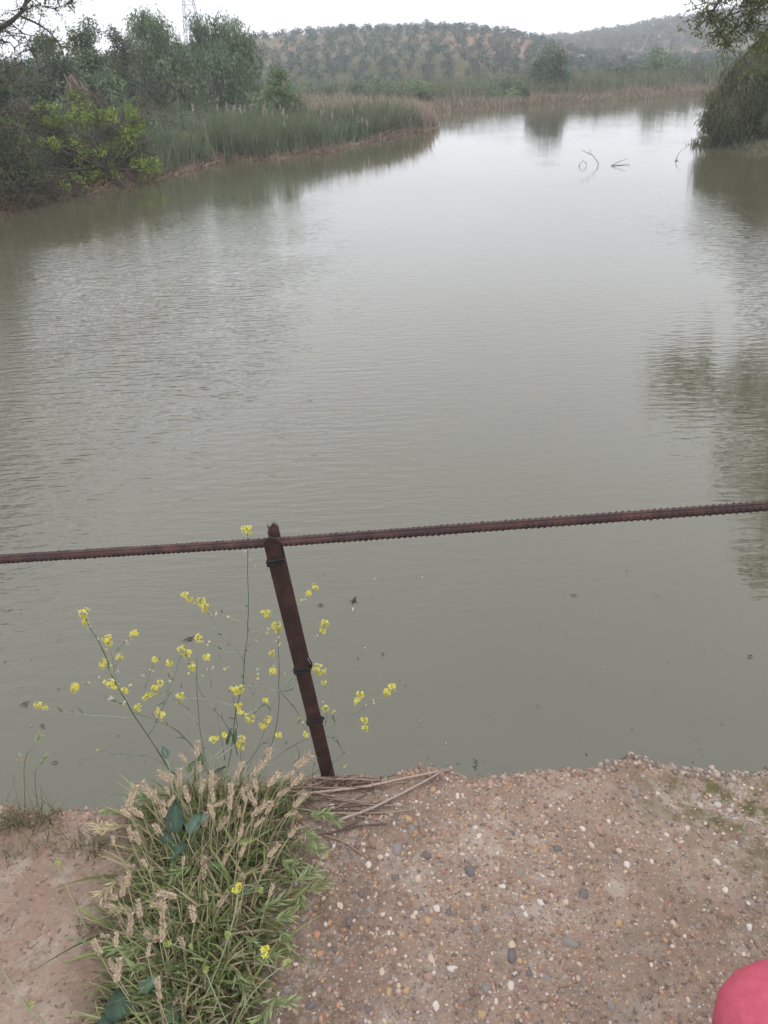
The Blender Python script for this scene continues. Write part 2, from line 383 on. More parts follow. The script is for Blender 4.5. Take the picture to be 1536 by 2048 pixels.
ed = edge_y(Xs) + (fbm(Xs * 30, Xs * 7 + 3, 5) * .03 + fbm(Xs * 110, Xs * 9 + 3, 3) * .012)
Ys = ed - Ts * (1 + 0 * Xs); Zs = slab_h(Xs, Ys)
# broken front face going down into the water
lv = np.array([.006, .02, .045, .08, .14, .25, .45, .8, 1.3, 2.1, 2.6])
Xf, Lf = np.meshgrid(xs, lv); Yf = (edge_y(Xf) + (fbm(Xf * 30, Xf * 7 + 3, 5) * .03 + fbm(Xf * 110, Xf * 9 + 3, 3) * .012)) + .004 + fbm(Xf * 25, Lf * 25 + 9, 4) * .03 * sstep(Lf, 0, .05) - .10 * Lf ** 1.2 * .5
Zf = slab_h(Xf, edge_y(Xf)) - Lf
Xa = np.vstack([Xf[::-1], Xs]); Ya = np.vstack([Yf[::-1], Ys]); Za = np.vstack([Zf[::-1], Zs])
n0, n1 = Xa.shape; idx = np.arange(n0 * n1).reshape(n0, n1)
Fq = np.stack([idx[:-1, :-1], idx[:-1, 1:], idx[1:, 1:], idx[1:, :-1]], -1).reshape(-1, 4)[:, ::-1]
agg = sstep(Xa, -.5, -.38) * (1 - .35 * sstep(Xa, .45, .8))
moss = sstep(Xa, .42, .75) * (sstep(Ya, 1.0, 1.22) * .9 + .1 + .5 * sstep(Xa, .62, .8) * (fbm(Xa * 4, Ya * 4) > -.05))
dirt = np.exp(-((Xa + .42) / .15) ** 2) * .95 + .6 * np.exp(-((Xa + .16) / .17) ** 2)
slab = obj('concrete_slab', mesh('concrete_slab', np.stack([Xa, Ya, Za], -1), Fq, SLAB, np.stack([agg, np.clip(moss, 0, 1), np.clip(dirt, 0, 1)], -1).reshape(-1, 3), True))
tag(slab, 'worn pinkish concrete ledge with exposed pebbles and a broken edge over the water', kind='structure')

# pebbles in the concrete
def pebble_shape(k, seed, rings=4, segs=7):
    r = np.random.default_rng(seed); V = [(0, 0, 1.)]
    for i in range(1, rings):
        for j in range(segs):
            a = math.pi * i / rings; t = 2 * math.pi * (j + .5 * (i % 2)) / segs; V.append((math.sin(a) * math.cos(t), math.sin(a) * math.sin(t), math.cos(a)))
    V.append((0, 0, -1.)); V = np.array(V); V *= (1 + r.uniform(-.24, .2, (len(V), 1)))
    F3 = [[0, 1 + j, 1 + (j + 1) % segs] for j in range(segs)]; b = 1 + (rings - 2) * segs; last = len(V) - 1
    F3 += [[b + (j + 1) % segs, b + j, last] for j in range(segs)]
    F4 = [[1 + i * segs + j, 1 + (i + 1) * segs + j, 1 + (i + 1) * segs + (j + 1) % segs, 1 + i * segs + (j + 1) % segs] for i in range(rings - 2) for j in range(segs)]
    return V, [np.array(F3), np.array(F4)]
PCOL = {'white': (.60, .54, .48), 'cream': (.52, .42, .31), 'orange': (.42, .2, .1), 'ochre': (.42, .27, .12), 'grey': (.19, .18, .17), 'slate': (.085, .085, .09), 'brown': (.2, .12, .085), 'rose': (.32, .2, .16), 'plum': (.13, .075, .07)}
PM = {k: mat('pebble_' + k, c, .7, noise=(70, tuple(v * .55 + w_ * .45 for v, w_ in zip(c, (.29, .2, .155))), .38, .6), bump=(120, .25, .02), spec=.3) for k, c in PCOL.items()}
PMESH = {}
for k in PCOL:
    for s in range(4):
        V, F = pebble_shape(k, s * 11 + 5); PMESH[k, s] = mesh('pebble', V, F, PM[k], None, True)
explicit = [(940, 1736, 14, 'slate', 0), (795, 1690, 16, 'grey', 0), (851, 1707, 11, 'slate', .6), (632, 1865, 9, 'orange', 0), (1022, 1972, 9, 'white', 0), (872, 2008, 9, 'white', 0), (905, 1932, 10, 'white', 1.5),
            (1168, 1786, 14, 'slate', 0), (897, 1820, 9, 'slate', 0), (836, 1755, 9, 'cream', 0), (760, 1708, 8, 'cream', .4), (727, 1695, 5, 'white', 0), (758, 1771, 7, 'grey', 0), (721, 1778, 9, 'slate', 0), (873, 1812, 9, 'white', 0),
            (798, 1800, 7, 'plum', 0), (738, 1818, 9, 'grey', 0), (737, 1727, 8, 'white', 0), (855, 1836, 9, 'ochre', 0), (800, 1865, 8, 'ochre', 1.4), (866, 1870, 6, 'slate', 0), (779, 1862, 6, 'white', 0), (1025, 1912, 12, 'slate', .2),
            (952, 1855, 9, 'grey', .3), (973, 1979, 10, 'grey', 1.4), (1024, 1660, 9, 'slate', 0), (624, 2008, 10, 'slate', 2.2), (737, 2018, 8, 'slate', .8), (778, 1983, 8, 'ochre', 0), (814, 1980, 8, 'ochre', 0), (952, 1652, 6, 'white', 0),
            (866, 1578, 8, 'ochre', 0), (1113, 1695, 11, 'slate', 1.5), (1183, 1688, 8, 'cream', .3), (1254, 1728, 10, 'white', 0), (1239, 1697, 8, 'cream', 0), (1334, 1665, 7, 'white', 0), (1303, 1724, 6, 'white', 0), (1217, 1640, 7, 'white', 0),
            (1140, 1885, 14, 'grey', 1.1), (1223, 1795, 7, 'plum', 0), (1452, 1780, 9, 'white', -.4), (1497, 1806, 5, 'white', 0), (1498, 1855, 7, 'white', -.5), (1165, 1655, 9, 'white', -.2), (1132, 1800, 8, 'cream', 0), (1082, 1802, 9, 'white', 1),
            (1051, 1827, 6, 'white', 0), (1238, 1845, 8, 'ochre', 0), (1268, 1845, 7, 'plum', 0), (1347, 1845, 7, 'cream', 0), (1094, 1955, 10, 'grey', 1.), (1223, 2012, 10, 'grey', 0), (668, 1690, 5, 'white', 0), (713, 1690, 8, 'plum', 0),
            (610, 1735, 8, 'slate', 0), (700, 1730, 8, 'brown', 0), (745, 1680, 14, 'brown', .5), (845, 1660, 10, 'brown', .2), (700, 1840, 9, 'slate', 0), (640, 1905, 8, 'orange', 0), (1060, 1945, 9, 'slate', .3), (845, 1905, 7, 'grey', 1.2),
            (770, 1555, 10, 'grey', 0), (668, 1552, 14, 'slate', .0), (655, 1545, 6, 'cream', 0), (955, 1595, 9, 'rose', 0), (915, 1590, 7, 'white', 0), (925, 1588, 6, 'cream', 0)]
def put_pebble(p, size, colour, rot, asp=None, proud=.3):
    o = bpy.data.objects.new('pebble', PMESH[colour, int(rng.integers(4))]); COL.objects.link(o); o.parent = slab
    a = rng.uniform(1.05, 1.6) if asp is None else asp
    o.location = (float(p[0]), float(p[1]), float(slab_h(p[0], p[1]) + size * (proud - .35)))
    o.scale = (size / a ** .4, size * a ** .6, size * .62); o.rotation_euler = (rng.uniform(-.2, .2), rng.uniform(-.2, .2), rot)
placed = []
for px, py, s, c, rot in explicit:
    p = atz(px, py, 1.5); put_pebble(p, s * .00105, c, rot, proud=.18); placed.append(p[:2])
names = list(PCOL); pr = np.array([.10, .14, .07, .1, .16, .05, .15, .18, .05])
tries = 0
while len(placed) < 290 and tries < 6000:
    tries += 1
    px, py = rng.uniform(540, 1536), rng.uniform(1555, 2048)
    dens = 1.0 if px < 1080 else .42
    if rng.random() > dens: continue
    if px < 600 + (py - 1555) * -.05 and py < 1900 and rng.random() < .6: continue
    p = atz(px, py, 1.5)
    if p[1] > edge_y(p[0]) - .02 or any((q[0] - p[0]) ** 2 + (q[1] - p[1]) ** 2 < .0155 ** 2 for q in placed): continue
    put_pebble(p, (.0046 + .0075 * rng.random() ** 1.8), names[rng.choice(9, p=pr)], rng.uniform(0, 6.28), proud=rng.uniform(-.22, .16)); placed.append(p[:2])
# fine gravel: the countless smaller grains, one mesh
mb = MB(); shp = [pebble_shape('g', s, 3, 5) for s in range(6)]
gx = rng.uniform(-.42, 1.0, 11000); gy = rng.uniform(.6, 1.36, 11000)
for x_, y_ in zip(gx, gy):
    e = edge_y(x_) - y_
    if e < .004 or rng.random() > (1 if x_ < .35 else .5): continue
    s = .0012 + .0046 * rng.random() ** 2.2 * (1.25 if e < .03 else 1); c = (np.array(PCOL[names[rng.choice(9, p=pr)]]) * .6 + np.array([.29, .2, .155]) * .4) * rng.uniform(.8, 1.15)
    V, F = shp[rng.integers(6)]; a = rng.uniform(0, 6.28); ca, sa = math.cos(a), math.sin(a)
    Vv = V * np.array([s, s * rng.uniform(1, 1.6), s * .7]); Vv = np.stack([Vv[:, 0] * ca - Vv[:, 1] * sa, Vv[:, 0] * sa + Vv[:, 1] * ca, Vv[:, 2]], -1)
    mb.add(Vv + np.array([x_, y_, slab_h(x_, y_) - s * .1]), F, c)
# lumps of broken concrete along the edge
for k in range(1500):
    x_ = rng.uniform(-1.3, 1.3); s = .0015 + .0085 * rng.random() ** 2.5; V, F = shp[rng.integers(6)]
    y_ = edge_y(x_) + rng.uniform(-.035, .006)
    c = np.array([.32, .22, .17]) * rng.uniform(.55, 1.25) if x_ < .5 else np.array([.31, .25, .205]) * rng.uniform(.4, 1.35)
    mb.add(V * s * rng.uniform(.7, 1.3, 3) + np.array([x_, y_, slab_h(x_, y_) - s * .2]), F, c)
GRAV = mat('gravel', attr=True, rough=.8, bump=(200, .3, .002), spec=.25)
o = obj('gravel', mb.mesh('gravel', GRAV, True), slab); tag(o, kind='stuff')

# ------------------------------------------------------------------ railing: rusty post and ribbed bar
PY = 1.31
def postpt(px, py, dy=0): return aty(px, py, PY + dy)
post = empty('railing_post', postpt(660, 1550)); org = np.array(post.location)
tag(post, 'rusty flat steel post leaning left with three black ties round it', 'post')
top = postpt(541, 1076); bot = postpt(662, 1575); ax = unit(top - bot); side = unit(np.cross(ax, [0, 1, 0.])); nrm = np.cross(side, ax)   # side points +x
if side[0] < 0: side = -side
nrm = np.array([0, -1., 0]); hw = .0165
Lp = np.linalg.norm(top - bot)
prof = [(-hw, 0), (hw, 0), (hw, Lp - .012), (hw * .55, Lp - .001), (0, Lp + .003), (-hw * .6, Lp), (-hw, Lp - .010)]
def plate(prof, y0, y1, name, m, parent, bev=.0012):
    import bmesh
    bm = bmesh.new(); f = []
    for yy in (y0, y1): f.append([bm.verts.new(bot - org + side * u + ax * v + np.array([0, yy, 0])) for u, v in prof])
    bm.faces.new(f[0]); bm.faces.new(f[1][::-1]); n = len(prof)
    for i in range(n): bm.faces.new([f[0][i], f[1][i], f[1][(i + 1) % n], f[0][(i + 1) % n]])
    bmesh.ops.recalc_face_normals(bm, faces=bm.faces); bmesh.ops.bevel(bm, geom=bm.edges[:], offset=bev, segments=1, affect='EDGES')
    me = bpy.data.meshes.new(name); bm.to_mesh(me); bm.free(); me.materials.append(m); return obj(name, me, parent)
plate(prof, -.003, .003, 'front_plate', RUSTD, post)
plate([(-.0105, Lp - .35), (-.0065, Lp - .35), (-.0065, Lp - .004), (-.0105, Lp - .002)], .0295, .036, 'rear_flange', RUST, post, .0006)
plate([(-.009, Lp - .35), (.0125, Lp - .35), (.0125, Lp + .004), (.004, Lp + .008), (-.006, Lp + .002), (-.0088, Lp + .005)], .036, .041, 'rear_plate', RUST, post, .0008)
plate([(-.0098, Lp + .0055), (-.004, Lp + .0035), (.004, Lp + .0095), (.0118, Lp + .0055), (.0112, Lp + .0085), (.004, Lp + .0125), (-.004, Lp + .0065), (-.0095, Lp + .0085)], .0345, .0425, 'cut_end', RAWEND, post, .0004)
for v, tail in ((Lp - .058, 0), (Lp - .058 - .3165 * .0 - .0, -1),):
    pass
def band(py, wid, tail):
    # height along the post whose front shows at pixel row py
    t = min(np.linspace(0, Lp, 400), key=lambda q: abs(((lambda P: 1024 - FPX * ((P - CAM) @ UP) / ((P - CAM) @ FW))(bot + ax * q)) - py))
    mb = MB(); n = 20
    for layer in range(4):
        off = (layer - 1.5) * wid * .25; P = []
        for k in range(n + 1):
            a = 2 * math.pi * k / n; cx = max(-1, min(1, 1.5 * math.cos(a))) * (hw + .0022); cy = max(-1, min(1, 1.8 * math.sin(a))) * .0062
            P.append(bot - org + side * cx + np.array([0, cy, 0]) + ax * (t + off + .0022 * math.sin(a + layer * 1.3) + cx * .12))
        mb.tube(P, wid * .17, 6)
    if tail == 1:
        p = bot - org + side * (hw + .003) + ax * t; mb.tube([p, p + side * .004 + ax * .01, p + side * .002 + ax * .022, p + side * .0005 + ax * .03], [.0022, .002, .0018, .0015], 6)
        mb.tube([p, p - side * .001 + ax * .012, p - side * .004 + ax * .03], [.0016, .0016, .0012], 6)
    if tail == 2:
        p = bot - org + side * (hw + .002) + ax * t; mb.tube([p, p + side * .004 + ax * .003, p + side * .003 + ax * .007], .0022, 6)
    return obj('rubber_tie', mb.mesh('rubber_tie', RUBBER, True), post)
band(1122, .009, 0); band(1338, .009, 1); band(1441, .0085, 2)
# ribbed reinforcing bar passing between the plates; nearer to the camera on the right
zb = postpt(545, 1083, .016)[2]
ctr = postpt(545, 1085, .017); pL = CAM + ray(0, 1118) * 1.66; pR = CAM + ray(1536, 1013) * 1.36
def onbar(px, py, Y): return aty(px, py, Y)
pL = aty(-60, 1122, 1.42); pC = ctr; pR = aty(1600, 1007, 1.155)
bl = empty('reinforcing_bar_rail', pC); tag(bl, 'rusty ribbed steel bar forming the handrail above the water', 'handrail')
br = .0088
def barpt(s):  # s in [-1,1.?]
    return pC + (pL - pC) * (-s) if s < 0 else pC + (pR - pC) * s
P = [barpt(-2.5), barpt(-1), barpt(-.4), barpt(0), barpt(.4), barpt(1), barpt(2.)]
mb = MB(); mb.tube(np.array(P) - pC, br, 14); obj('bar_core', mb.mesh('bar_core', RUST, True), bl)
def ribs():
    mb = MB()
    for (a, b) in ((pC, barpt(-2.4)), (pC, barpt(1.9))):
        Lb = np.linalg.norm(b - a); t = unit(b - a); sgn = 1 if b[0] > a[0] else -1
        tt = t * sgn; u = unit(np.cross(tt, [0, 0, 1.])); v = np.cross(u, tt)
        q = .004; wob = rng.normal(0, 1, 400)
        while q < Lb:
            c = a + t * q + v * .0003 * wob[int(q * 90) % 400]; n = 9; wear = rng.uniform(.55, 1.1)
            for half in (0, 1):
                Pp = []; rad = []
                for k in range(n):
                    f = k / (n - 1); th = math.pi * (.06 + .88 * f) + half * math.pi + math.pi * .35
                    adv = (.5 - f) * .011 * (1 if half else -1)
                    Pp.append(c + (u * math.cos(th) + v * math.sin(th)) * (br + .0005) + tt * adv); rad.append(.0006 + .0013 * wear * math.sin(math.pi * f))
                mb.tube(np.array(Pp) - pC, rad, 4)
            q += .0112
        for th in (math.pi * .35, math.pi * 1.35):
            d = (u * math.cos(th) + v * math.sin(th)) * (br + .0004); mb.tube(np.array([a + d, b + d]) - pC, .0015, 5)
    return mb
o = obj('rib', ribs().mesh('rib', RUST, True), bl); tag(o, kind='stuff')

# ------------------------------------------------------------------ foliage builders
def leaf_cloud(centres, radii, nl, ln_, wd, droop, cols, shell=.5, dirout=.5, sq=1.0, tilt=None):
    """leaves scattered in many clumps. centres (n,3) clump centres, radii clump radii"""
    n = len(centres); P = np.repeat(centres, nl, 0); r = np.repeat(radii, nl); o_ = rvec(n * nl)
    q = o_ * (r * rng.uniform(shell, 1, n * nl) ** .7)[:, None]; q[:, 2] *= sq; P = P + q
    d = unit(o_ * dirout + rvec(n * nl) * .8 + np.array([0, 0, -droop])); Ls = ln_ * rng.uniform(.6, 1.35, n * nl); Ws = wd * rng.uniform(.7, 1.3, n * nl)
    s = unit(np.cross(d, rvec(n * nl))); mid = P + d * (Ls * .5)[:, None]
    nn = np.cross(d, s) * (Ls * .08)[:, None]
    V = np.stack([P, mid + s * (Ws * .5)[:, None] + nn, P + d * Ls[:, None], mid - s * (Ws * .5)[:, None] + nn], 1).reshape(-1, 3)
    F = np.arange(n * nl * 4).reshape(-1, 4)
    ck = np.asarray(cols)[rng.integers(len(cols), size=n)] * rng.uniform(.6, 1.65, (n, 1)); C = np.repeat(ck, nl, 0) * rng.uniform(.8, 1.2, (n * nl, 1)); C = np.repeat(C, 4, 0)
    return V, F, C
def crown_clumps(lobes, per, cr, inner=.45, bottom=-.5):
    """lobes: list (x,y,z,rx,ry,rz). returns clump centres spread mostly on the lobes' outer part"""
    out = []; 
    for (x, y, z, a, b, c) in lobes:
        k = max(3, int(per * (a * b * c) ** (2 / 3))); o_ = rvec(k); o_[:, 2] = np.where(o_[:, 2] < bottom, -o_[:, 2], o_[:, 2])
        rad = rng.uniform(inner, 1.0, k) ** .6; out.append(np.stack([x + o_[:, 0] * a * rad, y + o_[:, 1] * b * rad, z + o_[:, 2] * c * rad], -1))
    P = np.concatenate(out); return P, cr * rng.uniform(.6, 1.35, len(P))
def tree(name, base, lobes, label, cat, cols, group=None, per=30, cr=.35, nl=30, leaf=(.14, .04), droop=.6, trunk_r=.12, twigs=.5, shell=.3, parts=('trunk', 'crown'), sq=1., bottom=-.6, bare=0, stems=1):
    base = np.array(base, float); t = empty(name, base); tag(t, label, cat, group)
    P, cr_ = crown_clumps(lobes, per, cr, bottom=bottom)
    V, F, C = leaf_cloud(P, cr_, nl, leaf[0], leaf[1], droop, cols, shell, sq=sq)
    obj(parts[1], mesh(parts[1], V - base, F, LEAF, C), t)
    mb = MB()
    cen = np.mean([l[:3] for l in lobes], 0); 
    for s in range(stems):
        b0 = base + np.array([rng.uniform(-.3, .3), rng.uniform(-.3, .3), 0]) * (stems > 1) * max(.5, trunk_r * 6) - np.array([0, 0, .15]); fork = base + (cen - base) * rng.uniform(.35, .5)
        Pt = [b0, b0 + (fork - b0) * .5 + rng.normal(0, .06, 3) * (cen[2] - base[2]) * .3, fork]; mb.tube(Pt, [trunk_r * 1.25, trunk_r, trunk_r * .75], 8)
        for l in lobes[s::stems]:
            c = np.array(l[:3]); midp = fork + (c - fork) * .5 + rng.normal(0, .12, 3) * np.linalg.norm(c - fork) * .5; mb.tube([fork, midp, c], [trunk_r * .6, trunk_r * .4, trunk_r * .22], 6)
            dd = np.linalg.norm((P - c) / np.array(l[3:]), axis=1); near = np.where(dd < 1.15)[0]
            for q in near[rng.random(len(near)) < twigs][:60]:
                mm = c + (P[q] - c) * .5 + rng.normal(0, .08, 3) * l[3]; e = P[q] + (P[q] - c) * bare; mb.tube([c, mm, e], [trunk_r * .18, trunk_r * .1, trunk_r * .04], 4, caps=False)
    o = obj(parts[0], mb.mesh(parts[0], BARK, True), t); o.location = -base; o.location = (0, 0, 0)
    me = o.data; co = np.empty(len(me.vertices) * 3, np.float32); me.vertices.foreach_get('co', co); co = co.reshape(-1, 3) - base.astype(np.float32); me.vertices.foreach_set('co', co.ravel()); me.update()
    return t
def gz(x, y): return float(height(np.array([x]), np.array([y]))[0])
def P_at(px, py, Y): return aty(px, py, Y)
def lobe(px, py, Y, wpx, hpx, dep=None):
    """crown lobe centred on a pixel at world depth Y, sized in picture pixels of the photograph"""
    c = aty(px, py, Y); s = np.linalg.norm(c - CAM) / FPX; s2 = s * .88
    return (c[0], c[1], c[2], wpx * s2, (dep if dep else wpx * s2), hpx * s)

GREY_GREEN = [(.115, .155, .10), (.09, .125, .075), (.145, .185, .12), (.17, .205, .135)]
WILLOW = [(.13, .19, .10), (.11, .155, .08), (.155, .215, .115), (.185, .24, .14)]
DARK = [(.06, .07, .035), (.075, .08, .045), (.05, .06, .03), (.09, .09, .05)]
LIME = [(.19, .26, .045), (.25, .33, .06), (.16, .22, .04), (.11, .15, .04)]
OLIVE = [(.10, .14, .12), (.085, .12, .10), (.13, .165, .15)]

# left bank, far group
def base_at(px, Y):
    p = aty(px, 250, Y); return (p[0], Y, gz(p[0], Y))
tree('willow_tree', base_at(330, 45), [lobe(300, 110, 45, 42, 62), lobe(335, 150, 45, 50, 75), lobe(290, 175, 44, 35, 70), lobe(360, 190, 44, 48, 70), lobe(305, 75, 45, 24, 30)],
     'tall drooping willow behind the reeds, left of the pylon', 'tree', WILLOW, per=34, cr=.42, nl=46, leaf=(.2, .05), droop=1.5, trunk_r=.16, sq=1.5)
tree('willow_tree', base_at(450, 47), [lobe(420, 110, 47, 42, 52), lobe(465, 105, 47, 45, 48), lobe(495, 150, 47, 34, 62), lobe(440, 165, 46, 55, 60), lobe(470, 205, 46, 40, 45), lobe(398, 85, 47, 22, 30)],
     'broad drooping willow in front of the pylon', 'tree', WILLOW, per=34, cr=.42, nl=46, leaf=(.2, .05), droop=1.5, trunk_r=.16, sq=1.5)
tree('young_poplar_tree', base_at(563, 40), [lobe(562, 185, 40, 30, 38), lobe(553, 215, 40, 34, 32), lobe(590, 215, 40, 20, 28), lobe(560, 160, 40, 12, 20)],
     'small bright green tree standing alone among the reeds', 'tree', [(.11, .17, .07), (.09, .14, .055), (.14, .20, .09)], per=40, cr=.24, nl=40, leaf=(.13, .05), droop=-.3, trunk_r=.06)
tree('bushy_tree', base_at(90, 36), [lobe(100, 130, 36, 30, 42), lobe(85, 95, 36, 22, 20), lobe(125, 180, 36, 42, 50), lobe(60, 190, 35, 40, 45), lobe(95, 230, 35, 50, 50)],
     'dark grey-green tree at left with an uneven top', 'tree', GREY_GREEN, per=48, cr=.34, nl=62, leaf=(.14, .055), trunk_r=.1)
tree('bushy_tree', base_at(180, 38), [lobe(165, 110, 38, 26, 36), lobe(180, 75, 38, 16, 26), lobe(190, 160, 38, 38, 50), lobe(155, 200, 37, 40, 50), lobe(220, 205, 37, 36, 46)],
     'grey-green tree with a pointed crown, third from the left edge', 'tree', WILLOW, per=48, cr=.34, nl=62, leaf=(.15, .055), trunk_r=.1)
tree('bushy_tree', base_at(240, 39), [lobe(228, 90, 39, 14, 24), lobe(250, 110, 39, 22, 26), lobe(240, 155, 39, 32, 40), lobe(262, 190, 39, 28, 44)],
     'slim dark tree directly left of the tall willow', 'tree', GREY_GREEN, per=48, cr=.33, nl=60, leaf=(.14, .05), trunk_r=.08)
tree('bushy_tree', base_at(20, 33), [lobe(10, 150, 33, 30, 26), lobe(0, 200, 32, 45, 60), lobe(-60, 160, 32, 60, 60), lobe(-40, 230, 31, 60, 70)],
     'dark bushy tree cut by the left edge of the photo', 'tree', DARK + GREY_GREEN, per=48, cr=.33, nl=60, leaf=(.13, .045), trunk_r=.1)
# near thicket on the left bank
THK = [(.075, .082, .045), (.06, .068, .036), (.095, .10, .055), (.11, .10, .07)]
def thick(px, Y, lobes, label, cols=THK, **k):
    b = base_at(px, Y); kw = dict(per=75, cr=.26, nl=44, leaf=(.085, .036), droop=.2, trunk_r=.05, twigs=.8, stems=3, bare=.12, parts=('branches', 'foliage')); kw.update(k)
    return tree('shrub', b, lobes, label, 'shrub', cols, **kw)
thick(30, 23.5, [lobe(10, 330, 23, 55, 70), lobe(-60, 300, 22.5, 70, 100), lobe(60, 370, 23.6, 45, 40), lobe(-20, 390, 22, 60, 30), lobe(60, 405, 23, 60, 18), lobe(120, 385, 24, 50, 14)], 'dark thicket of branches at the water on the left edge')
thick(120, 25.5, [lobe(100, 300, 25.5, 55, 60), lobe(140, 340, 25.5, 50, 40), lobe(60, 260, 26, 50, 45), lobe(180, 330, 26, 40, 42)], 'brown-green thicket of thin branches behind the lime green leaves', cols=THK + [(.12, .11, .09)])
thick(230, 27.5, [lobe(220, 270, 28, 48, 50), lobe(260, 300, 28, 44, 42), lobe(180, 230, 28.5, 40, 36), lobe(285, 240, 29, 22, 40), lobe(240, 330, 27.8, 50, 24)], 'twiggy grey shrub between the lime shrub and the reeds', cols=THK + [(.13, .10, .085)], bare=.25)
thick(230, 25.8, [lobe(150, 205, 26, 26, 16), lobe(90, 225, 26, 24, 14), lobe(270, 240, 26.5, 26, 20), lobe(200, 240, 26, 40, 14), lobe(245, 290, 26.2, 26, 18), lobe(290, 335, 26.5, 38, 14), lobe(150, 360, 25, 42, 10), lobe(200, 345, 25.6, 40, 12), lobe(130, 385, 24.4, 20, 8), lobe(270, 265, 26.5, 16, 24), lobe(300, 350, 26.8, 26, 8), lobe(190, 315, 25.5, 36, 10), lobe(150, 290, 25.3, 24, 10), lobe(60, 330, 23.6, 22, 9), lobe(95, 290, 24, 24, 9), lobe(40, 290, 23.4, 18, 8), lobe(110, 250, 25, 26, 10), lobe(150, 235, 25.5, 20, 8), lobe(25, 250, 23.6, 20, 9)],
      'lime green leafy shrub leaning over the water', cols=LIME, per=80, cr=.17, nl=30, leaf=(.09, .045), droop=-.1, stems=2)
# dead palm-like skirt of dry stems in the left trees
d = empty('dry_reed_clump', base_at(140, 31)); tag(d, 'pale dry stems hanging among the trees on the left bank', 'dry reeds')
n = 240; c0 = aty(142, 155, 31); c1 = aty(165, 190, 31); tt = rng.random(n)[:, None]
B = c0 * (1 - tt) + c1 * tt + rng.normal(0, .1, (n, 3)); V, F, C = strips(B, np.array([[.15, 0, -1.]]) + rng.normal(0, .3, (n, 3)), rng.uniform(.4, 1.1, n), .03, np.zeros((n, 3)), 2, np.array([[.36, .28, .24]]) * rng.uniform(.6, 1.2, (n, 1)))
mb = MB(); mb.add(V - np.array(d.location), F, C); mb.tube([np.zeros(3), (c0 + c1) / 2 - np.array(d.location)], .04, 6, (.2, .15, .12)); obj('stems', mb.mesh('stems', STRAW), d)

# big leaning tree on the left whose branches enter at the top left
def branch_tree(base, trunkpath, boughs, label, cols, leafcols, r0=.2, per=26, cr=.3, nl=20, lf=(.07, .03), lobes=(), droop=.4):
    base = np.array(base, float); t = empty('overhanging_tree', base); tag(t, label, 'tree'); mb = MB()
    mb.tube(np.array(trunkpath) - base, np.linspace(r0, r0 * .5, len(trunkpath)), 9)
    cen = []; rad = []
    for path, r, leafy in boughs:
        path = np.array(path, float); mb.tube(path - base, np.linspace(r, r * .25, len(path)), 6)
        Ls = np.cumsum(np.r_[0, np.linalg.norm(np.diff(path, axis=0), axis=1)])
        for k in range(int(Ls[-1] * leafy * 1.5)):
            s = rng.uniform(.15, 1) * Ls[-1]; p = np.array([np.interp(s, Ls, path[:, i]) for i in range(3)])
            e = p + rvec(1)[0] * np.array([.8, .8, .55]) * rng.uniform(.2, .8) + np.array([0, 0, -.12 * droop]); mm = (p + e) / 2 + rvec(1)[0] * .07
            mb.tube(np.array([p, mm, e]) - base, [.014, .009, .004], 4, caps=False); cen += [e, mm]; rad += [cr * .5, cr * .4]
    V, F, C = leaf_cloud(np.array(cen), np.array(rad), nl, lf[0], lf[1], droop, leafcols, .1)
    cm = MB(); cm.add(V - base, F, C)
    if lobes:
        P, c2 = crown_clumps(lobes, per, .3)
        V, F, C = leaf_cloud(P, c2, 40, .11, .05, .4, cols, .2); cm.add(V - base, F, C)
        for l in lobes:
            mb.tube([np.array(trunkpath[-1]) - base, (np.array(trunkpath[-1]) + np.array(l[:3])) / 2 - base + rvec(1)[0] * .3, np.array(l[:3]) - base], [r0 * .4, r0 * .25, r0 * .1], 6)
        for q in P[rng.random(len(P)) < .35]:
            l = min(lobes, key=lambda l: np.linalg.norm(np.array(l[:3]) - q)); mb.tube([np.array(l[:3]) - base, q - base], [.03, .01], 4, caps=False)
    obj('trunk', mb.mesh('trunk', BARK, True), t); obj('crown', cm.mesh('crown', LEAF), t); return t
YL = 20
bx_ = (-14.2, 19.5, gz(-14.2, 19.5))
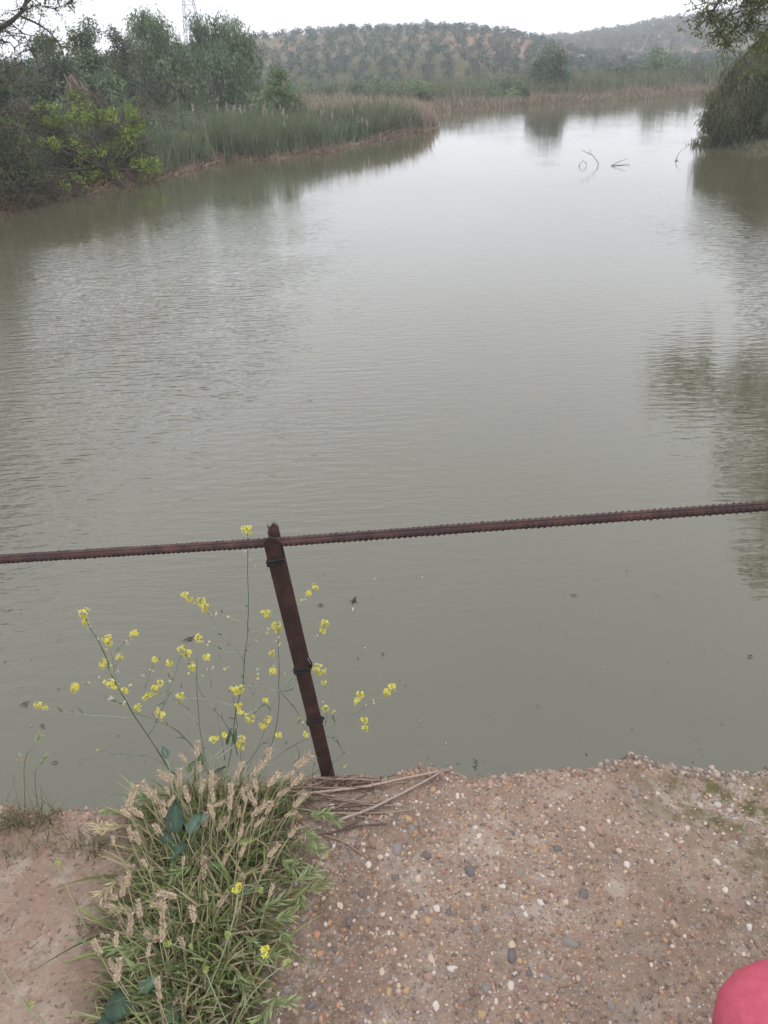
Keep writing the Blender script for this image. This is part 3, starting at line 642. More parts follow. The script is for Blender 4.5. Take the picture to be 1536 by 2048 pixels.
branch_tree(bx_, [bx_, (-13.6, 19.6, 2.0), (-12.8, 19.8, 3.6), (-12.2, 19.9, 5.0)],
    [([(-12.2, 19.9, 2.6), aty(-120, 130, YL), aty(-30, 75, YL), aty(20, 45, YL), aty(48, 20, YL), aty(60, -40, YL)], .09, 9),
     ([aty(35, 30, YL), aty(70, 45, YL), aty(95, 60, YL), aty(115, 82, YL), aty(128, 110, YL)], .03, 7),
     ([aty(-30, 75, YL), aty(20, 85, YL), aty(40, 110, YL), aty(55, 150, YL)], .02, 5),
     ([aty(40, 20, YL), aty(80, -20, YL), aty(140, -30, YL), aty(150, 30, YL)], .03, 9), ([aty(45, 22, YL), aty(75, 10, YL), aty(110, 18, YL), aty(140, 5, YL)], .018, 8), ([aty(20, 45, YL), aty(50, 70, YL + .4), aty(60, 100, YL + .4)], .014, 6),
     ([aty(10, 60, YL), aty(38, 85, YL + .3), aty(44, 130, YL + .3)], .016, 4),
     ([aty(-80, 110, YL), aty(-20, 150, YL - .6), aty(30, 170, YL - .6), aty(50, 185, YL - .6)], .03, 9),
     ([aty(40, -10, YL), aty(110, -60, YL), aty(190, -80, YL)], .03, 5)],
    'big tree leaning in at the top left corner with bare twigs', GREY_GREEN, [(.13, .14, .06), (.10, .11, .06)], nl=13, lf=(.06, .022), cr=.22,
    lobes=[(-12.5, 19.5, 5.2, 1.5, 1.7, .9), (-13.8, 20.5, 6.6, 1.9, 1.8, 1.1), (-11.6, 19, 7.1, 1.2, 1.4, .7), (-13, 18, 4.6, 1.4, 1.2, 1.2), (-13.8, 17.2, 3, 1.5, 1.2, 1.6), (-12.2, 21, 8.2, 1.2, 1.4, .7), (-11.3, 19.4, 5.2, 1.2, 1.4, 1.2), (-10.3, 19, 3.5, 1.6, 1.6, 1.5), (-9.9, 19.6, 1.8, 1.3, 1.3, 1.1), (-11, 18, 1.9, 1.5, 1.5, 1.4), (-8.35, 19.2, 5.6, .55, .7, 1.0), (-9.8, 18.8, 6.6, .9, .9, .5)], per=40)
# right bank overhanging tree
YR = 17
bR = (14.6, 18.5, gz(14.6, 18.5))
branch_tree(bR, [bR, (14, 18.3, 2.2), (13, 18, 4), (12, 17.8, 5.4)],
    [([(12.5, 18, 4.6), (10.8, 17.5, 5.0), aty(1500, -60, YR), aty(1440, 0, YR), aty(1420, 30, YR), aty(1392, 58, YR)], .05, 16),
     ([aty(1560, -20, YR), aty(1500, 30, YR), aty(1470, 60, YR), aty(1440, 80, YR)], .025, 9),
     ([aty(1560, 20, YR), aty(1535, 60, YR), aty(1500, 100, YR), aty(1478, 125, YR)], .02, 4),
     ([aty(1510, 20, YR), aty(1495, 50, YR), aty(1488, 70, YR)], .015, 8),
     ([aty(1470, 10, YR), aty(1435, 60, YR), aty(1422, 90, YR)], .012, 5),
     ([(12, 17.8, 5), (10, 17.2, 4.3), aty(1560, -10, YR), aty(1520, 5, YR), aty(1490, 0, YR)], .04, 14)],
    'overhanging tree at the top right corner with yellow-green leaves', [(.12, .14, .055), (.10, .115, .05), (.15, .17, .06)], [(.17, .20, .06), (.14, .16, .05), (.12, .13, .05)], nl=26, lf=(.075, .026), cr=.26, droop=.6,
    lobes=[(10.6, 16.5, 6.1, 1.1, 1.5, .8), (11.9, 17.5, 7.3, 1.6, 1.6, 1.0), (9.0, 15.6, 5.5, 1.25, 1.4, .85), (9.4, 16.6, 4.4, 1.2, 1.3, .5), (9.3, 17.2, 3.3, .9, 1, .45), (13.2, 16, 6.2, 1.8, 1.8, 1.4), (9.9, 15.9, 7.1, .8, .9, .45), (8.4, 14.2, 7.0, .55, .7, .4), (11, 15.2, 8.4, 1.3, 1.2, .6), (14, 15, 4, 1.8, 2, 2), (9.6, 15.2, 5.2, 1.3, 1.2, .9)], per=46)
# right bush
DR = [(.10, .115, .055), (.08, .09, .042), (.13, .14, .07), (.15, .145, .085)]
bb = (15.6, 31.5, gz(15.6, 31.5))
tree('shrub', bb, [lobe(1500, 200, 31, 75, 75), lobe(1470, 250, 30.2, 60, 42), lobe(1560, 150, 31.5, 70, 55), lobe(1580, 230, 30, 90, 60), lobe(1520, 125, 32, 40, 30), lobe(1450, 220, 30.7, 40, 45), lobe(1445, 255, 30.4, 40, 40), lobe(1500, 265, 30, 50, 35), lobe(1620, 120, 31, 90, 90)],
     'large dark olive bush hanging down to the water at right', 'shrub', DR, per=46, cr=.34, nl=80, leaf=(.16, .035), droop=1.6, trunk_r=.1, twigs=.5, stems=3, parts=('branches', 'foliage'), sq=1.3, bottom=-.95)

# far bank bushes
def bush(px, py, Y, wpx, hpx, label, cols, name='shrub', cr=.4, nl=40, **k):
    b = base_at(px, Y); ls = [lobe(px, py, Y, wpx, hpx), lobe(px - wpx * .5, py + hpx * .35, Y - .5, wpx * .6, hpx * .6), lobe(px + wpx * .5, py + hpx * .4, Y - .5, wpx * .55, hpx * .6), lobe(px + wpx * .1, py + hpx * .55, Y - 1.2, wpx * .8, hpx * .5)]
    kw = dict(per=9, cr=cr, nl=nl, leaf=(.26, .09), droop=.2, trunk_r=.1, twigs=.3, parts=('trunk', 'crown')); kw.update(k)
    return tree(name, b, ls, label, 'tree' if name.endswith('tree') else 'shrub', cols, **kw)
bush(1097, 148, 72, 44, 42, 'round dark green tree by itself on the far bank', GREY_GREEN, 'round_tree', per=14, nl=60)
bush(1050, 178, 70, 20, 16, 'low green bush leaning against the round far tree', WILLOW)
bush(985, 180, 72, 45, 18, 'wide low grey bush on the far bank left of the round tree', GREY_GREEN)
bush(1010, 195, 67, 42, 9, 'flat green bush at the water left of the round far tree', WILLOW)
bush(1245, 158, 76, 30, 18, 'grey-brown bush on the far bank right of the round tree', [(.13, .12, .09), (.12, .13, .08)])
bush(1320, 135, 80, 40, 26, 'bright green bush on the far bank near the right side', WILLOW)
bush(1380, 145, 78, 40, 18, 'long dark green bush beside the overhanging right branches', GREY_GREEN)
bush(1170, 165, 78, 26, 22, 'pale green bush just right of the round far tree', [(.15, .17, .10), (.12, .14, .08)])
bush(900, 190, 74, 40, 14, 'grey bush on the far bank behind the reed point', GREY_GREEN)

# ------------------------------------------------------------------ hillside olive trees
def olive_proto(seed):
    global rng
    old = rng; rng = np.random.default_rng(seed)
    ls = [(0, 0, 1.35, 1.25, 1.25, 1.0)] + [(math.cos(a) * .75, math.sin(a) * .75, 1.15 + rng.uniform(-.4, .5), .85, .85, .75) for a in rng.uniform(0, 6.28, 4)]
    P, c2 = crown_clumps(ls, 8, .36, bottom=-.95); V, F, C = leaf_cloud(P, c2, 14, .32, .13, .1, OLIVE, .3)
    mb = MB(); mb.add(V, F, C); cr_ = mb.mesh('crown', LEAF); tb = MB(); tb.tube([(0, 0, -.3), (.05, 0, .6), (0, .05, 1.5)], [.18, .13, .09], 6, (.1, .08, .06))
    for l in ls: tb.tube([(0, .05, 1.0), l[:3]], [.08, .04], 4)
    rng = old; return cr_, tb.mesh('trunk', BARK), V, F, C
PRO = [olive_proto(s) for s in (3, 5, 8, 13)]
pts = []
for ix in range(-75, 125):
    for iy in range(0, 150):
        x = ix * 3.2 + rng.normal(0, .55) + (iy % 2) * 1.6; y = 84 + iy * 3.3 + rng.normal(0, .6); r = math.hypot(x, y); a = math.degrees(math.atan2(x, y))
        if r > 225 and (ix + iy) % 2: continue
        if -26 < a < 28 and 91 < r < 375 and not (R1 + 12 < r < 225 and a < 9): 
            if fbm(np.array([x * .03]), np.array([y * .03]))[0] > .17 and rng.random() < .7: continue
            pts.append((r, x, y))
pts.sort()
stuff = MB(); cnt = 0
for r, x, y in pts:
    z = gz(x, y); s = rng.uniform(.6, 1.05) * (.62 if r < 230 else 1.05); k = int(rng.integers(4))
    if cnt < 292:
        t = empty('olive_tree', (x, y, z)); tag(t, 'small grey-green olive tree on the hillside grove across the water', 'tree', 'olive trees covering the hillside')
        t.scale = (s, s, s * rng.uniform(.85, 1.15)); t.rotation_euler = (0, 0, rng.uniform(0, 6.28))
        for nm, me in (('crown', PRO[k][0]), ('trunk', PRO[k][1])): obj(nm, me, t)
        cnt += 1
    elif r < R1 + 14 or r > 225:
        V, F, C = PRO[k][2:]; a = rng.uniform(0, 6.28); sel = np.sort(rng.permutation(len(F))[:int(len(F) * .45)])
        Fi = F[sel]; Vv = V[Fi.ravel()]; Vv = Vv * np.array([1, 1, 1.0]); cen = Vv.reshape(-1, 4, 3).mean(1, keepdims=True); Vv = (cen + (Vv.reshape(-1, 4, 3) - cen) * 1.5).reshape(-1, 3)
        Vr = np.stack([Vv[:, 0] * math.cos(a) - Vv[:, 1] * math.sin(a), Vv[:, 0] * math.sin(a) + Vv[:, 1] * math.cos(a), Vv[:, 2]], -1)
        stuff.add(Vr * s + np.array([x, y, z]), np.arange(len(Vv)).reshape(-1, 4), C[Fi.ravel()])
o = obj('olive_grove', stuff.mesh('olive_grove', LEAF)); tag(o, 'grey-green olive grove covering the upper and farther slopes', 'olive grove', kind='stuff')

# ------------------------------------------------------------------ reeds
def along(poly, n, inland=(0.2, 4)):
    poly = np.array(poly, float); e = np.diff(poly, axis=0); l = np.linalg.norm(e, axis=1); c = np.r_[0, np.cumsum(l)]; s = rng.uniform(0, c[-1], n)
    p = np.stack([np.interp(s, c, poly[:, 0]), np.interp(s, c, poly[:, 1])], -1); k = np.clip(np.searchsorted(c, s) - 1, 0, len(e) - 1); nn = np.stack([-e[k, 1], e[k, 0]], -1); nn /= np.linalg.norm(nn, axis=1)[:, None]
    return p + nn * rng.uniform(*inland, n)[:, None], s / c[-1]
def reedbed(name, poly, n, inland, hgt, cols, tips, label, cat, wd=.038, lean=.3, clump=True, bend=.22, seg=3):
    p, s = along(poly, n, inland)
    if clump: 
        keep = fbm(p[:, 0] * .9, p[:, 1] * .9, 3) + rng.uniform(-.2, .25, n) > -.2; p = p[keep]; s = s[keep]
    n = len(p); z = height(p[:, 0], p[:, 1]); ok = (z > -.15); p, z, s = p[ok], z[ok], s[ok]; n = len(p)
    B = np.stack([p[:, 0], p[:, 1], z], -1); d = np.array([[0, 0, 1.]]) + rng.normal(0, lean * .5, (n, 3)) * [1, 1, .2]
    hh = (hgt(s) if callable(hgt) else hgt) * rng.uniform(.4, 1.25, n) * (1 + fbm(p[:, 0] * .7 + 5, p[:, 1] * .7, 3) * 1.3); bd = rng.normal(0, bend, (n, 3)) * [1, 1, .1] + [0, 0, -.06]
    ck = np.array(cols)[rng.integers(len(cols), size=n)] * rng.uniform(.5, 1.6, (n, 1)); ct = np.array(tips)[rng.integers(len(tips), size=n)]
    V, F, C = strips(B, d, hh, wd * rng.uniform(.6, 1.4, n), bd, seg, ck, ct)
    o = obj(name, mesh(name, V, F, LEAF, C)); tag(o, label, cat, kind='stuff'); return B
LB = [(-7.2, 27.2), (-6.6, 29), (-5.8, 32.1), (-3.4, 32.5), (-1.9, 33.8), (-.77, 36.5), (1.05, 40.2), (2.9, 43.2)]
GR = [(.13, .185, .105), (.10, .15, .085), (.155, .205, .125), (.20, .215, .15)]
TAN = [(.44, .35, .28), (.37, .29, .22), (.5, .42, .34)]; BR = [(.20, .125, .08), (.26, .17, .12), (.16, .10, .07)]
reedbed('reeds', LB, 19000, (.05, 4.6), lambda s: 1.12 - .1 * s + .1 * np.sin(s * 9), GR, [(.14, .18, .10), (.2, .22, .14), (.12, .16, .08)], 'dense blue-green reeds along the left bank', 'reeds')
reedbed('dry_reeds', [(-3.0, 40), (0, 42.8), (2.2, 46)], 6000, (-1.5, 2.5), lambda s: 1.35 - .3 * s, [(.3, .24, .18), (.26, .22, .15)], TAN, 'pale dry reeds rising behind the green reeds on the left bank', 'reeds', wd=.032)
reedbed('dead_grass', LB, 3600, (-.15, .55), .3, BR + TAN[:2], BR + TAN, 'brown dead grass hanging over the water along the left bank', 'dead grass', wd=.03, lean=1.3, bend=.5)
reedbed('dry_reeds', [(1.0, 40.3), (2.9, 43.3), (3.95, 45.3), (3.3, 47.5)], 2400, (.1, 2.6), .8, TAN + BR, TAN, 'dry tan reeds at the tip of the point', 'reeds')
FB = [(3, 59.5), (5.15, 60.9), (8, 61.2), (12.2, 65), (15.4, 64.3), (19.3, 64.8), (24, 67.5), (27.2, 67.9), (33, 66.5)]
reedbed('dry_reeds', FB, 9000, (-.25, 5), .45, TAN + BR + GR, [(.34, .27, .2), (.28, .2, .15)], 'low pinkish dry reeds along the far bank', 'reeds', wd=.05)
reedbed('reeds', FB[2:], 6500, (2.5, 9), 1.15, GR + GR + TAN[:1], [(.2, .2, .12), (.16, .18, .1)], 'mixed green and tan reeds behind the far bank', 'reeds', wd=.05)
reedbed('dead_grass', [(11.9, 31.2), (12.4, 30), (13.2, 28.2), (14.5, 22.5)], 900, (-.3, .4) , .3, BR[2:] + GR, BR + GR, 'brown dead grass under the bush on the right bank', 'dead grass', lean=1.2, bend=.4)
reedbed('dead_grass', [(-11.6, 15), (-10.5, 19), (-9.6, 21.4), (-9.1, 23.8), (-8.0, 25), (-6.9, 27.9)], 2600, (-.1, .9), .3, BR + [(.11, .1, .07)], BR + TAN[:1], 'brown and grey debris under the thicket on the left bank', 'dead grass', lean=1.4, bend=.5)
reedbed('undergrowth', [(-9.5, 27), (-8.5, 31), (-6.5, 35), (-3, 36.5), (0, 40), (2, 45)], 14000, (.5, 11), .75, GR + [(.15, .15, .09)], GR + [(.2, .19, .12)], 'rough green undergrowth on the flat land behind the left bank', 'undergrowth', wd=.07, lean=.9)
reedbed('undergrowth', [(-26, 62), (-8, 64), (2, 66), (12, 71), (30, 73), (45, 72)], 16000, (0, 24), 1.0, GR + [(.13, .13, .08)], GR + [(.2, .19, .12)], 'low scrub between the far bank and the foot of the hill', 'undergrowth', wd=.13, lean=.9)
GG = GREY_GREEN
for px, py, Y, wp, hp, lab, cl in [(330, 250, 40, 36, 20, 'low dark bush beneath the tall drooping willow', GG), (400, 235, 42, 34, 18, 'low green bush between the two willows', WILLOW), (470, 235, 41, 36, 18, 'rounded bush under the broad willow', GG), (270, 250, 35, 34, 26, 'bushy shrub left of the reeds under the trees', GG), (520, 215, 44, 26, 14, 'small bush right of the broad willow trunk', WILLOW),
        (640, 180, 60, 40, 10, 'low grey bush behind the dry reeds', GG), (740, 176, 62, 44, 9, 'second low bush farther along behind the dry reeds', GG), (840, 178, 66, 40, 10, 'low bush behind the tip of the reed point', WILLOW), (215, 260, 33, 30, 24, 'shrub at the foot of the slim dark tree', GG), (150, 250, 32, 40, 30, 'shrub at the foot of the bushy trees at left', WILLOW)]:
    bush(px, py, Y, wp, hp, lab, cl, per=16, nl=50, leaf=(.16, .07))
# plumed reeds: individuals that stand out of the bed
def plume_reed(base, h, label, group, ps=.30):
    t = empty('plumed_reed', base); tag(t, label, 'reed', group)
    lx, ly = rng.normal(0, .06, 2); P = [(0, 0, 0), (lx * .4, ly * .4, h * .5), (lx, ly, h)]
    mb = MB(); mb.tube(P, [.012, .01, .006], 4, (.33, .28, .2)); obj('stem', mb.mesh('stem', STRAW), t)
    n = 26; s = rng.random(n); B = np.array([[lx, ly, h]]) + np.array([[0, 0, 1.]]) * (s * ps - ps * .5)[:, None]
    V, F, C = strips(B, np.array([[rng.choice([-.4, .4]), 0, .9]]) + rng.normal(0, .3, (n, 3)), ps * .45 * (1.2 - s), .035, rng.normal(0, .2, (n, 3)), 2, np.array([[.58, .52, .45]]) * rng.uniform(.75, 1.15, (n, 1)))
    obj('plume', mesh('plume', V, F, STRAW, C), t)
for k in range(60):
    p, s = along(LB[(3 if k < 25 else 5):], 1, (1.5, 4.6)); x, y = p[0]; plume_reed((x, y, gz(x, y)), rng.uniform(.95, 1.4), 'reed with a pale feathery plume standing in the left bank reed bed', 'plumed reeds in the left bank reed bed', .2)
for px, py, Y in [(384, 215, 33.5), (452, 212, 34), (483, 218, 34), (566, 225, 35), (572, 245, 34.5), (640, 246, 35.5), (716, 252, 38), (722, 246, 38), (735, 250, 38), (665, 232, 37), (702, 225, 39)]:
    q = aty(px, py, Y); z0 = gz(q[0], Y); plume_reed((q[0], Y, z0), max(.8, q[2] - z0), 'reed with a bright white plume above the green reeds of the left bank', 'white plumed reeds above the left bank')

# ------------------------------------------------------------------ pylon and power lines
Yp = 330.; pb = aty(397, 150, Yp); pz = gz(pb[0], Yp); top_z = 46.
py_ = empty('electricity_pylon', (pb[0], Yp, pz)); tag(py_, 'grey lattice electricity pylon rising behind the willow', 'pylon')
def wdt(z): return np.interp(z, [0, 24, 34, 46], [3.4, 1.3, .95, .35])
mb = MB(); lv = [0, 5, 9.5, 13.5, 17, 20, 22.6, 25, 27.2, 29.4, 31.6, 34, 36.5, 39, 41.5, 44, 46]
for a, b in zip(lv[:-1], lv[1:]):
    ca = [np.array([sx * wdt(a), sy * wdt(a), a]) for sx, sy in ((-1, -1), (1, -1), (1, 1), (-1, 1))]; cb = [np.array([sx * wdt(b), sy * wdt(b), b]) for sx, sy in ((-1, -1), (1, -1), (1, 1), (-1, 1))]
    for i in range(4):
        j = (i + 1) % 4; mb.tube([ca[i], cb[i]], .13, 4); mb.tube([ca[i], cb[j]], .07, 4); mb.tube([ca[j], cb[i]], .07, 4); mb.tube([cb[i], cb[j]], .07, 4)
obj('lattice_tower', mb.mesh('lattice_tower', GALV), py_)
arms = []
for z, l in ((33, 6.5), (37.5, 5.5), (42, 4.5)):
    for s in (-1, 1):
        mb = MB(); w0 = wdt(z); mb.tube([(s * w0, -w0, z), (s * l, 0, z)], .08, 4); mb.tube([(s * w0, w0, z), (s * l, 0, z)], .08, 4); mb.tube([(s * w0, 0, z + 1.6), (s * l, 0, z)], .08, 4)
        mb.tube([(s * (w0 + l) * .5, 0, z + .8), (s * (w0 + l) * .5, 0, z)], .05, 4); a_ = obj('cross_arm', mb.mesh('cross_arm', GALV), py_)
        ib = MB(); ib.tube([(s * l, 0, z), (s * l, 0, z - 1.8)], .12, 6); obj('insulator', ib.mesh('insulator', GALV), a_); arms.append(np.array([pb[0] + s * l, Yp, pz + z - 1.8]))
for k, a in enumerate(arms):
    e = a + np.array([260, -60, 16.]); P = [a + (e - a) * t - np.array([0, 0, 34 * t * (1 - t)]) for t in np.linspace(0, 1, 24)]
    mb = MB(); mb.tube(P, .035, 4); o = obj('power_cable', mb.mesh('power_cable', CABLE)); tag(o, 'thin power cable strung from the pylon towards the right across the sky', 'cable', 'power cables hanging from the pylon')
# ------------------------------------------------------------------ branches standing in the water
def wbranch(paths, label):
    p0 = atz(*paths[0][0], 0); t = empty('sunken_branch', p0); tag(t, label, 'branch'); mb = MB()
    Y0 = p0[1]
    for P in paths:
        Q = np.array([aty(px, py, Y0 + .05 * i) for i, (px, py) in enumerate(P)]); mb.tube(Q - p0, np.linspace(.012, .005, len(Q)), 5)
    obj('twigs', mb.mesh('twigs', BARK, True), t)
wbranch([[(1158, 333), (1160, 327), (1166, 322)], [(1172, 331), (1173, 327), (1165, 321)]], 'small bent twig poking from the water, leftmost of the floating branches')
wbranch([[(1195, 332), (1197, 327), (1188, 314), (1182, 308), (1180, 299)], [(1182, 309), (1164, 301)]], 'forked dead branch standing up from the water')
wbranch([[(1222, 332), (1235, 325), (1254, 317)], [(1222, 332), (1240, 330), (1260, 328)]], 'low branch lying on the water in the shape of a V')
wbranch([[(1353, 322), (1353, 316), (1358, 306), (1367, 298)], [(1350, 321), (1358, 320)]], 'curved thin branch sticking out of the water near the right bush')
# floating scraps
mb = MB()
for k in range(200):
    px, py = rng.uniform(0, 1536), rng.uniform(1120, 1530); p = atz(px, py, .004); a = rng.uniform(0, 3.14); l = rng.uniform(.002, .009); dvec = np.array([math.cos(a), math.sin(a), 0]); sv = np.array([-math.sin(a), math.cos(a), 0]) * l * rng.uniform(.15, .5)
    c = (.5, .5, .46) if rng.random() < .12 else (.055, .05, .045)
    mb.add([p - dvec * l, p - sv + [0, 0, .002], p + dvec * l, p + sv], np.array([[0, 1, 2, 3]]), c)
o = obj('floating_debris', mb.mesh('floating_debris', STRAW)); tag(o, 'scattered leaf scraps and specks floating on the near water', 'debris', kind='stuff')
def floater(px, py, L_, ang, label, col=(.05, .045, .04), n=5, cat='leaf', name='floating_leaf'):
    p = atz(px, py, .006); mb = MB()
    for k in range(n):
        a = ang + rng.normal(0, .35) * (k > 0); l = L_ * (1 if k == 0 else rng.uniform(.2, .5)); o_ = rng.normal(0, L_ * .25, 3) * [1, 1, 0] * (k > 0); dv = np.array([math.cos(a), math.sin(a), 0]) * l; sv = np.array([-math.sin(a), math.cos(a), 0]) * l * .16
        mb.add(np.array([o_ - dv, o_ - sv + [0, 0, .004 + .001 * k], o_ + dv, o_ + sv + [0, 0, .004]]), np.array([[0, 1, 2, 3]]), col)
    o = obj(name, mb.mesh(name, STRAW), None, p); tag(o, label, cat)
floater(378, 1277, .05, .5, 'dark blade-shaped leaf floating left of the flower stems'); floater(49, 1407, .035, .7, 'dark pointed leaf floating above the bottom-left yellow flowers')
floater(84, 1451, .02, 0, 'small ragged dark leaf floating near the left edge', n=6); floater(109, 1524, .02, .3, 'curled dark leaf floating close to the left ledge', n=6)
floater(640, 1210, .028, 0, 'dark scrap of leaf floating right of the post and flowers', n=6); floater(766, 1308, .022, -1.1, 'short dark twig floating right of the post', n=1, cat='twig', name='floating_twig')
floater(708, 1200, .05, 1.3, 'dark feathery scrap floating beside the white sliver', n=4); floater(706, 1219, .028, 1.5, 'white sliver floating right of the post', col=(.6, .6, .56), n=1, cat='scrap', name='floating_scrap')
floater(1500, 1312, .022, 0, 'dark scrap floating at the right edge below the bar', n=6); floater(750, 1158, .012, .1, 'tiny white petal floating above the others', col=(.7, .7, .66), n=1, cat='petal', name='floating_petal')
floater(844, 1155, .012, .1, 'tiny white petal floating farthest right', col=(.7, .7, .66), n=1, cat='petal', name='floating_petal'); floater(117, 1280, .016, .5, 'small dark fleck of leaf floating left of the tallest left flower stem', n=3)
floater(1075, 1412, .014, .2, 'small dark fleck of leaf floating right of the low yellow flowers', n=3); floater(1148, 1190, .03, .1, 'thin dark fleck floating under the right half of the bar', n=2)

# ------------------------------------------------------------------ mustard plant
MG = (.22, .27, .18); MG2 = (.09, .14, .07)
must = empty('mustard_plant', (-.42, 1.27, 1.49)); mo = np.array(must.location); tag(must, 'tall straggly mustard plant with small yellow flowers in front of the water', 'wild flower')
segs = [  # (depth offset, radius px, colour, points)
 (0.02, 3.6, 0, [(167, 1221), (177, 1253), (195, 1278), (214, 1317), (222, 1350), (240, 1382), (252, 1401), (265, 1427), (294, 1468), (314, 1499), (345, 1550), (385, 1600)]),
 (.02, 2, 1, [(205, 1327), (218, 1335), (223, 1350)]), (.03, 2, 1, [(213, 1278), (220, 1298), (228, 1333), (231, 1360), (238, 1380)]), (.05, 1.4, 1, [(268, 1268), (252, 1282), (230, 1302), (226, 1318)]), (.04, 1.6, 1, [(239, 1315), (230, 1335)]),
 (.01, 1.6, 1, [(149, 1374), (165, 1368), (189, 1362), (206, 1355), (220, 1350)]), (0, 1.8, 1, [(218, 1368), (232, 1372), (240, 1384)]), (.03, 1.6, 1, [(249, 1380), (252, 1401)]), (.0, 1.6, 1, [(222, 1395), (240, 1406), (257, 1417)]),
 (-.03, 2.4, 1, [(80, 1411), (93, 1418), (138, 1425), (177, 1431), (208, 1432), (267, 1437)]), (0, 2.8, 0, [(263, 1423), (294, 1434), (314, 1442), (343, 1454), (361, 1466), (400, 1510), (410, 1560)]),
 (.05, 2, 1, [(365, 1303), (359, 1317), (351, 1350), (333, 1389), (316, 1442), (297, 1470)]), (.06, 1.8, 1, [(310, 1321), (302, 1339), (292, 1370), (288, 1385)]), (.06, 1.4, 1, [(339, 1327), (337, 1362), (333, 1385)]),
 (.03, 1.8, 1, [(306, 1375), (290, 1395), (277, 1415)]), (.03, 1.8, 1, [(306, 1380), (330, 1392), (352, 1400), (380, 1420)]), (.02, 1.8, 1, [(322, 1428), (335, 1395), (345, 1380)]), (.02, 1.6, 1, [(300, 1395), (306, 1425), (314, 1440)]),
 (.05, 2.8, 0, [(495, 1060), (496, 1090), (495, 1150), (497, 1190), (497, 1224), (495, 1248), (496, 1267), (491, 1297), (489, 1316), (487, 1355), (485, 1375), (475, 1404), (470, 1430), (467, 1461), (460, 1520), (450, 1575)]),
 (.04, 2, 1, [(369, 1191), (404, 1207), (420, 1232), (438, 1258), (449, 1275), (481, 1308), (489, 1328)]), (.06, 1.6, 1, [(410, 1214), (424, 1219), (451, 1232), (494, 1249)]),
 (.05, 2, 1, [(397, 1275), (418, 1285), (442, 1295), (451, 1305), (485, 1307)]), (.06, 1.6, 1, [(532, 1228), (515, 1226), (498, 1223)]), (.06, 1.6, 1, [(537, 1262), (512, 1281), (494, 1295)]),
 (.07, 2.2, 0, [(552, 1254), (558, 1269), (556, 1297), (559, 1336), (557, 1377), (559, 1404), (552, 1459), (540, 1500), (515, 1570)]),
 (.09, 1.6, 1, [(629, 1175), (612, 1198), (594, 1213), (563, 1236), (537, 1252), (498, 1268)]), (.04, 2.2, 1, [(443, 1310), (473, 1340), (496, 1373), (510, 1394), (518, 1416)]), (.04, 1.8, 0, [(532, 1402), (520, 1415), (505, 1430)]),
 (.05, 3, 1, [(488, 1372), (514, 1371), (543, 1379), (555, 1385), (575, 1366), (590, 1345), (597, 1335)]), (.04, 1.8, 1, [(364, 1299), (373, 1310), (385, 1334), (379, 1351), (363, 1373), (360, 1394), (358, 1410), (373, 1426), (391, 1439), (418, 1465), (440, 1520)]),
 (.04, 2.2, 1, [(387, 1346), (397, 1375), (408, 1396)]), (.03, 2.2, 1, [(340, 1396), (374, 1397), (408, 1397), (434, 1402), (467, 1412)]), (.04, 2.4, 0, [(394, 1312), (393, 1375), (397, 1424), (401, 1472), (407, 1540)]),
 (.04, 1.4, 1, [(413, 1316), (418, 1345), (424, 1377)]), (.02, 2, 0, [(465, 1385), (471, 1424), (475, 1453)]), (.02, 2, 1, [(500, 1435), (490, 1449), (484, 1480), (480, 1530)]), (.01, 1.8, 1, [(477, 1414), (480, 1425), (500, 1435)]),
 (.03, 2.2, 1, [(557, 1385), (543, 1414), (535, 1439), (527, 1470), (505, 1530)]), (.03, 2, 0, [(414, 1412), (438, 1428), (463, 1465), (475, 1510)]), (.02, 2, 1, [(429, 1396), (434, 1430), (442, 1472), (450, 1520)]),
 (.07, 1.8, 1, [(650, 1248), (639, 1271), (620, 1300), (597, 1345), (575, 1366)]), (.08, 3, 1, [(783, 1374), (774, 1385), (747, 1402), (721, 1422), (701, 1430), (669, 1450), (627, 1472), (607, 1480), (575, 1497), (545, 1520), (520, 1575)]),
 (.08, 2, 1, [(721, 1388), (711, 1406), (700, 1428)]), (.08, 1.6, 1, [(722, 1422), (729, 1438), (731, 1456)]), (.07, 1.8, 0, [(664, 1425), (669, 1438), (670, 1449)]), (.05, 1.8, 0, [(627, 1472), (661, 1473), (677, 1486), (691, 1514), (696, 1540)]),
 (.05, 1.8, 1, [(610, 1469), (591, 1485), (572, 1500)]), (.05, 2, 0, [(615, 1467), (604, 1446), (591, 1417), (582, 1407), (563, 1386)]), (.05, 1.4, 1, [(648, 1364), (620, 1372), (590, 1380), (560, 1386)]), (.06, 1.6, 1, [(633, 1338), (600, 1355), (563, 1384)]),
 (0, 1.8, 0, [(197, 1500), (225, 1506), (250, 1510), (307, 1510), (330, 1520)]), (.02, 1.8, 0, [(557, 1470), (530, 1480), (505, 1510), (480, 1550)]), (.02, 2, 0, [(600, 1555), (585, 1530), (602, 1510), (590, 1490)]), (.06, 1.8, 0, [(651, 1416), (655, 1440), (640, 1466)])]
def mz(px, py, dy): return aty(px, py, 1.335 + dy * .9)
def smooth_path(P, k=3):
    P = np.array(P, float)
    for _ in range(k - 1):
        Q = [P[0]]
        for a, b in zip(P[:-1], P[1:]): Q += [a * .75 + b * .25, a * .25 + b * .75]
        Q.append(P[-1]); P = np.array(Q)
    return P
mbs = MB(); lf = MB()
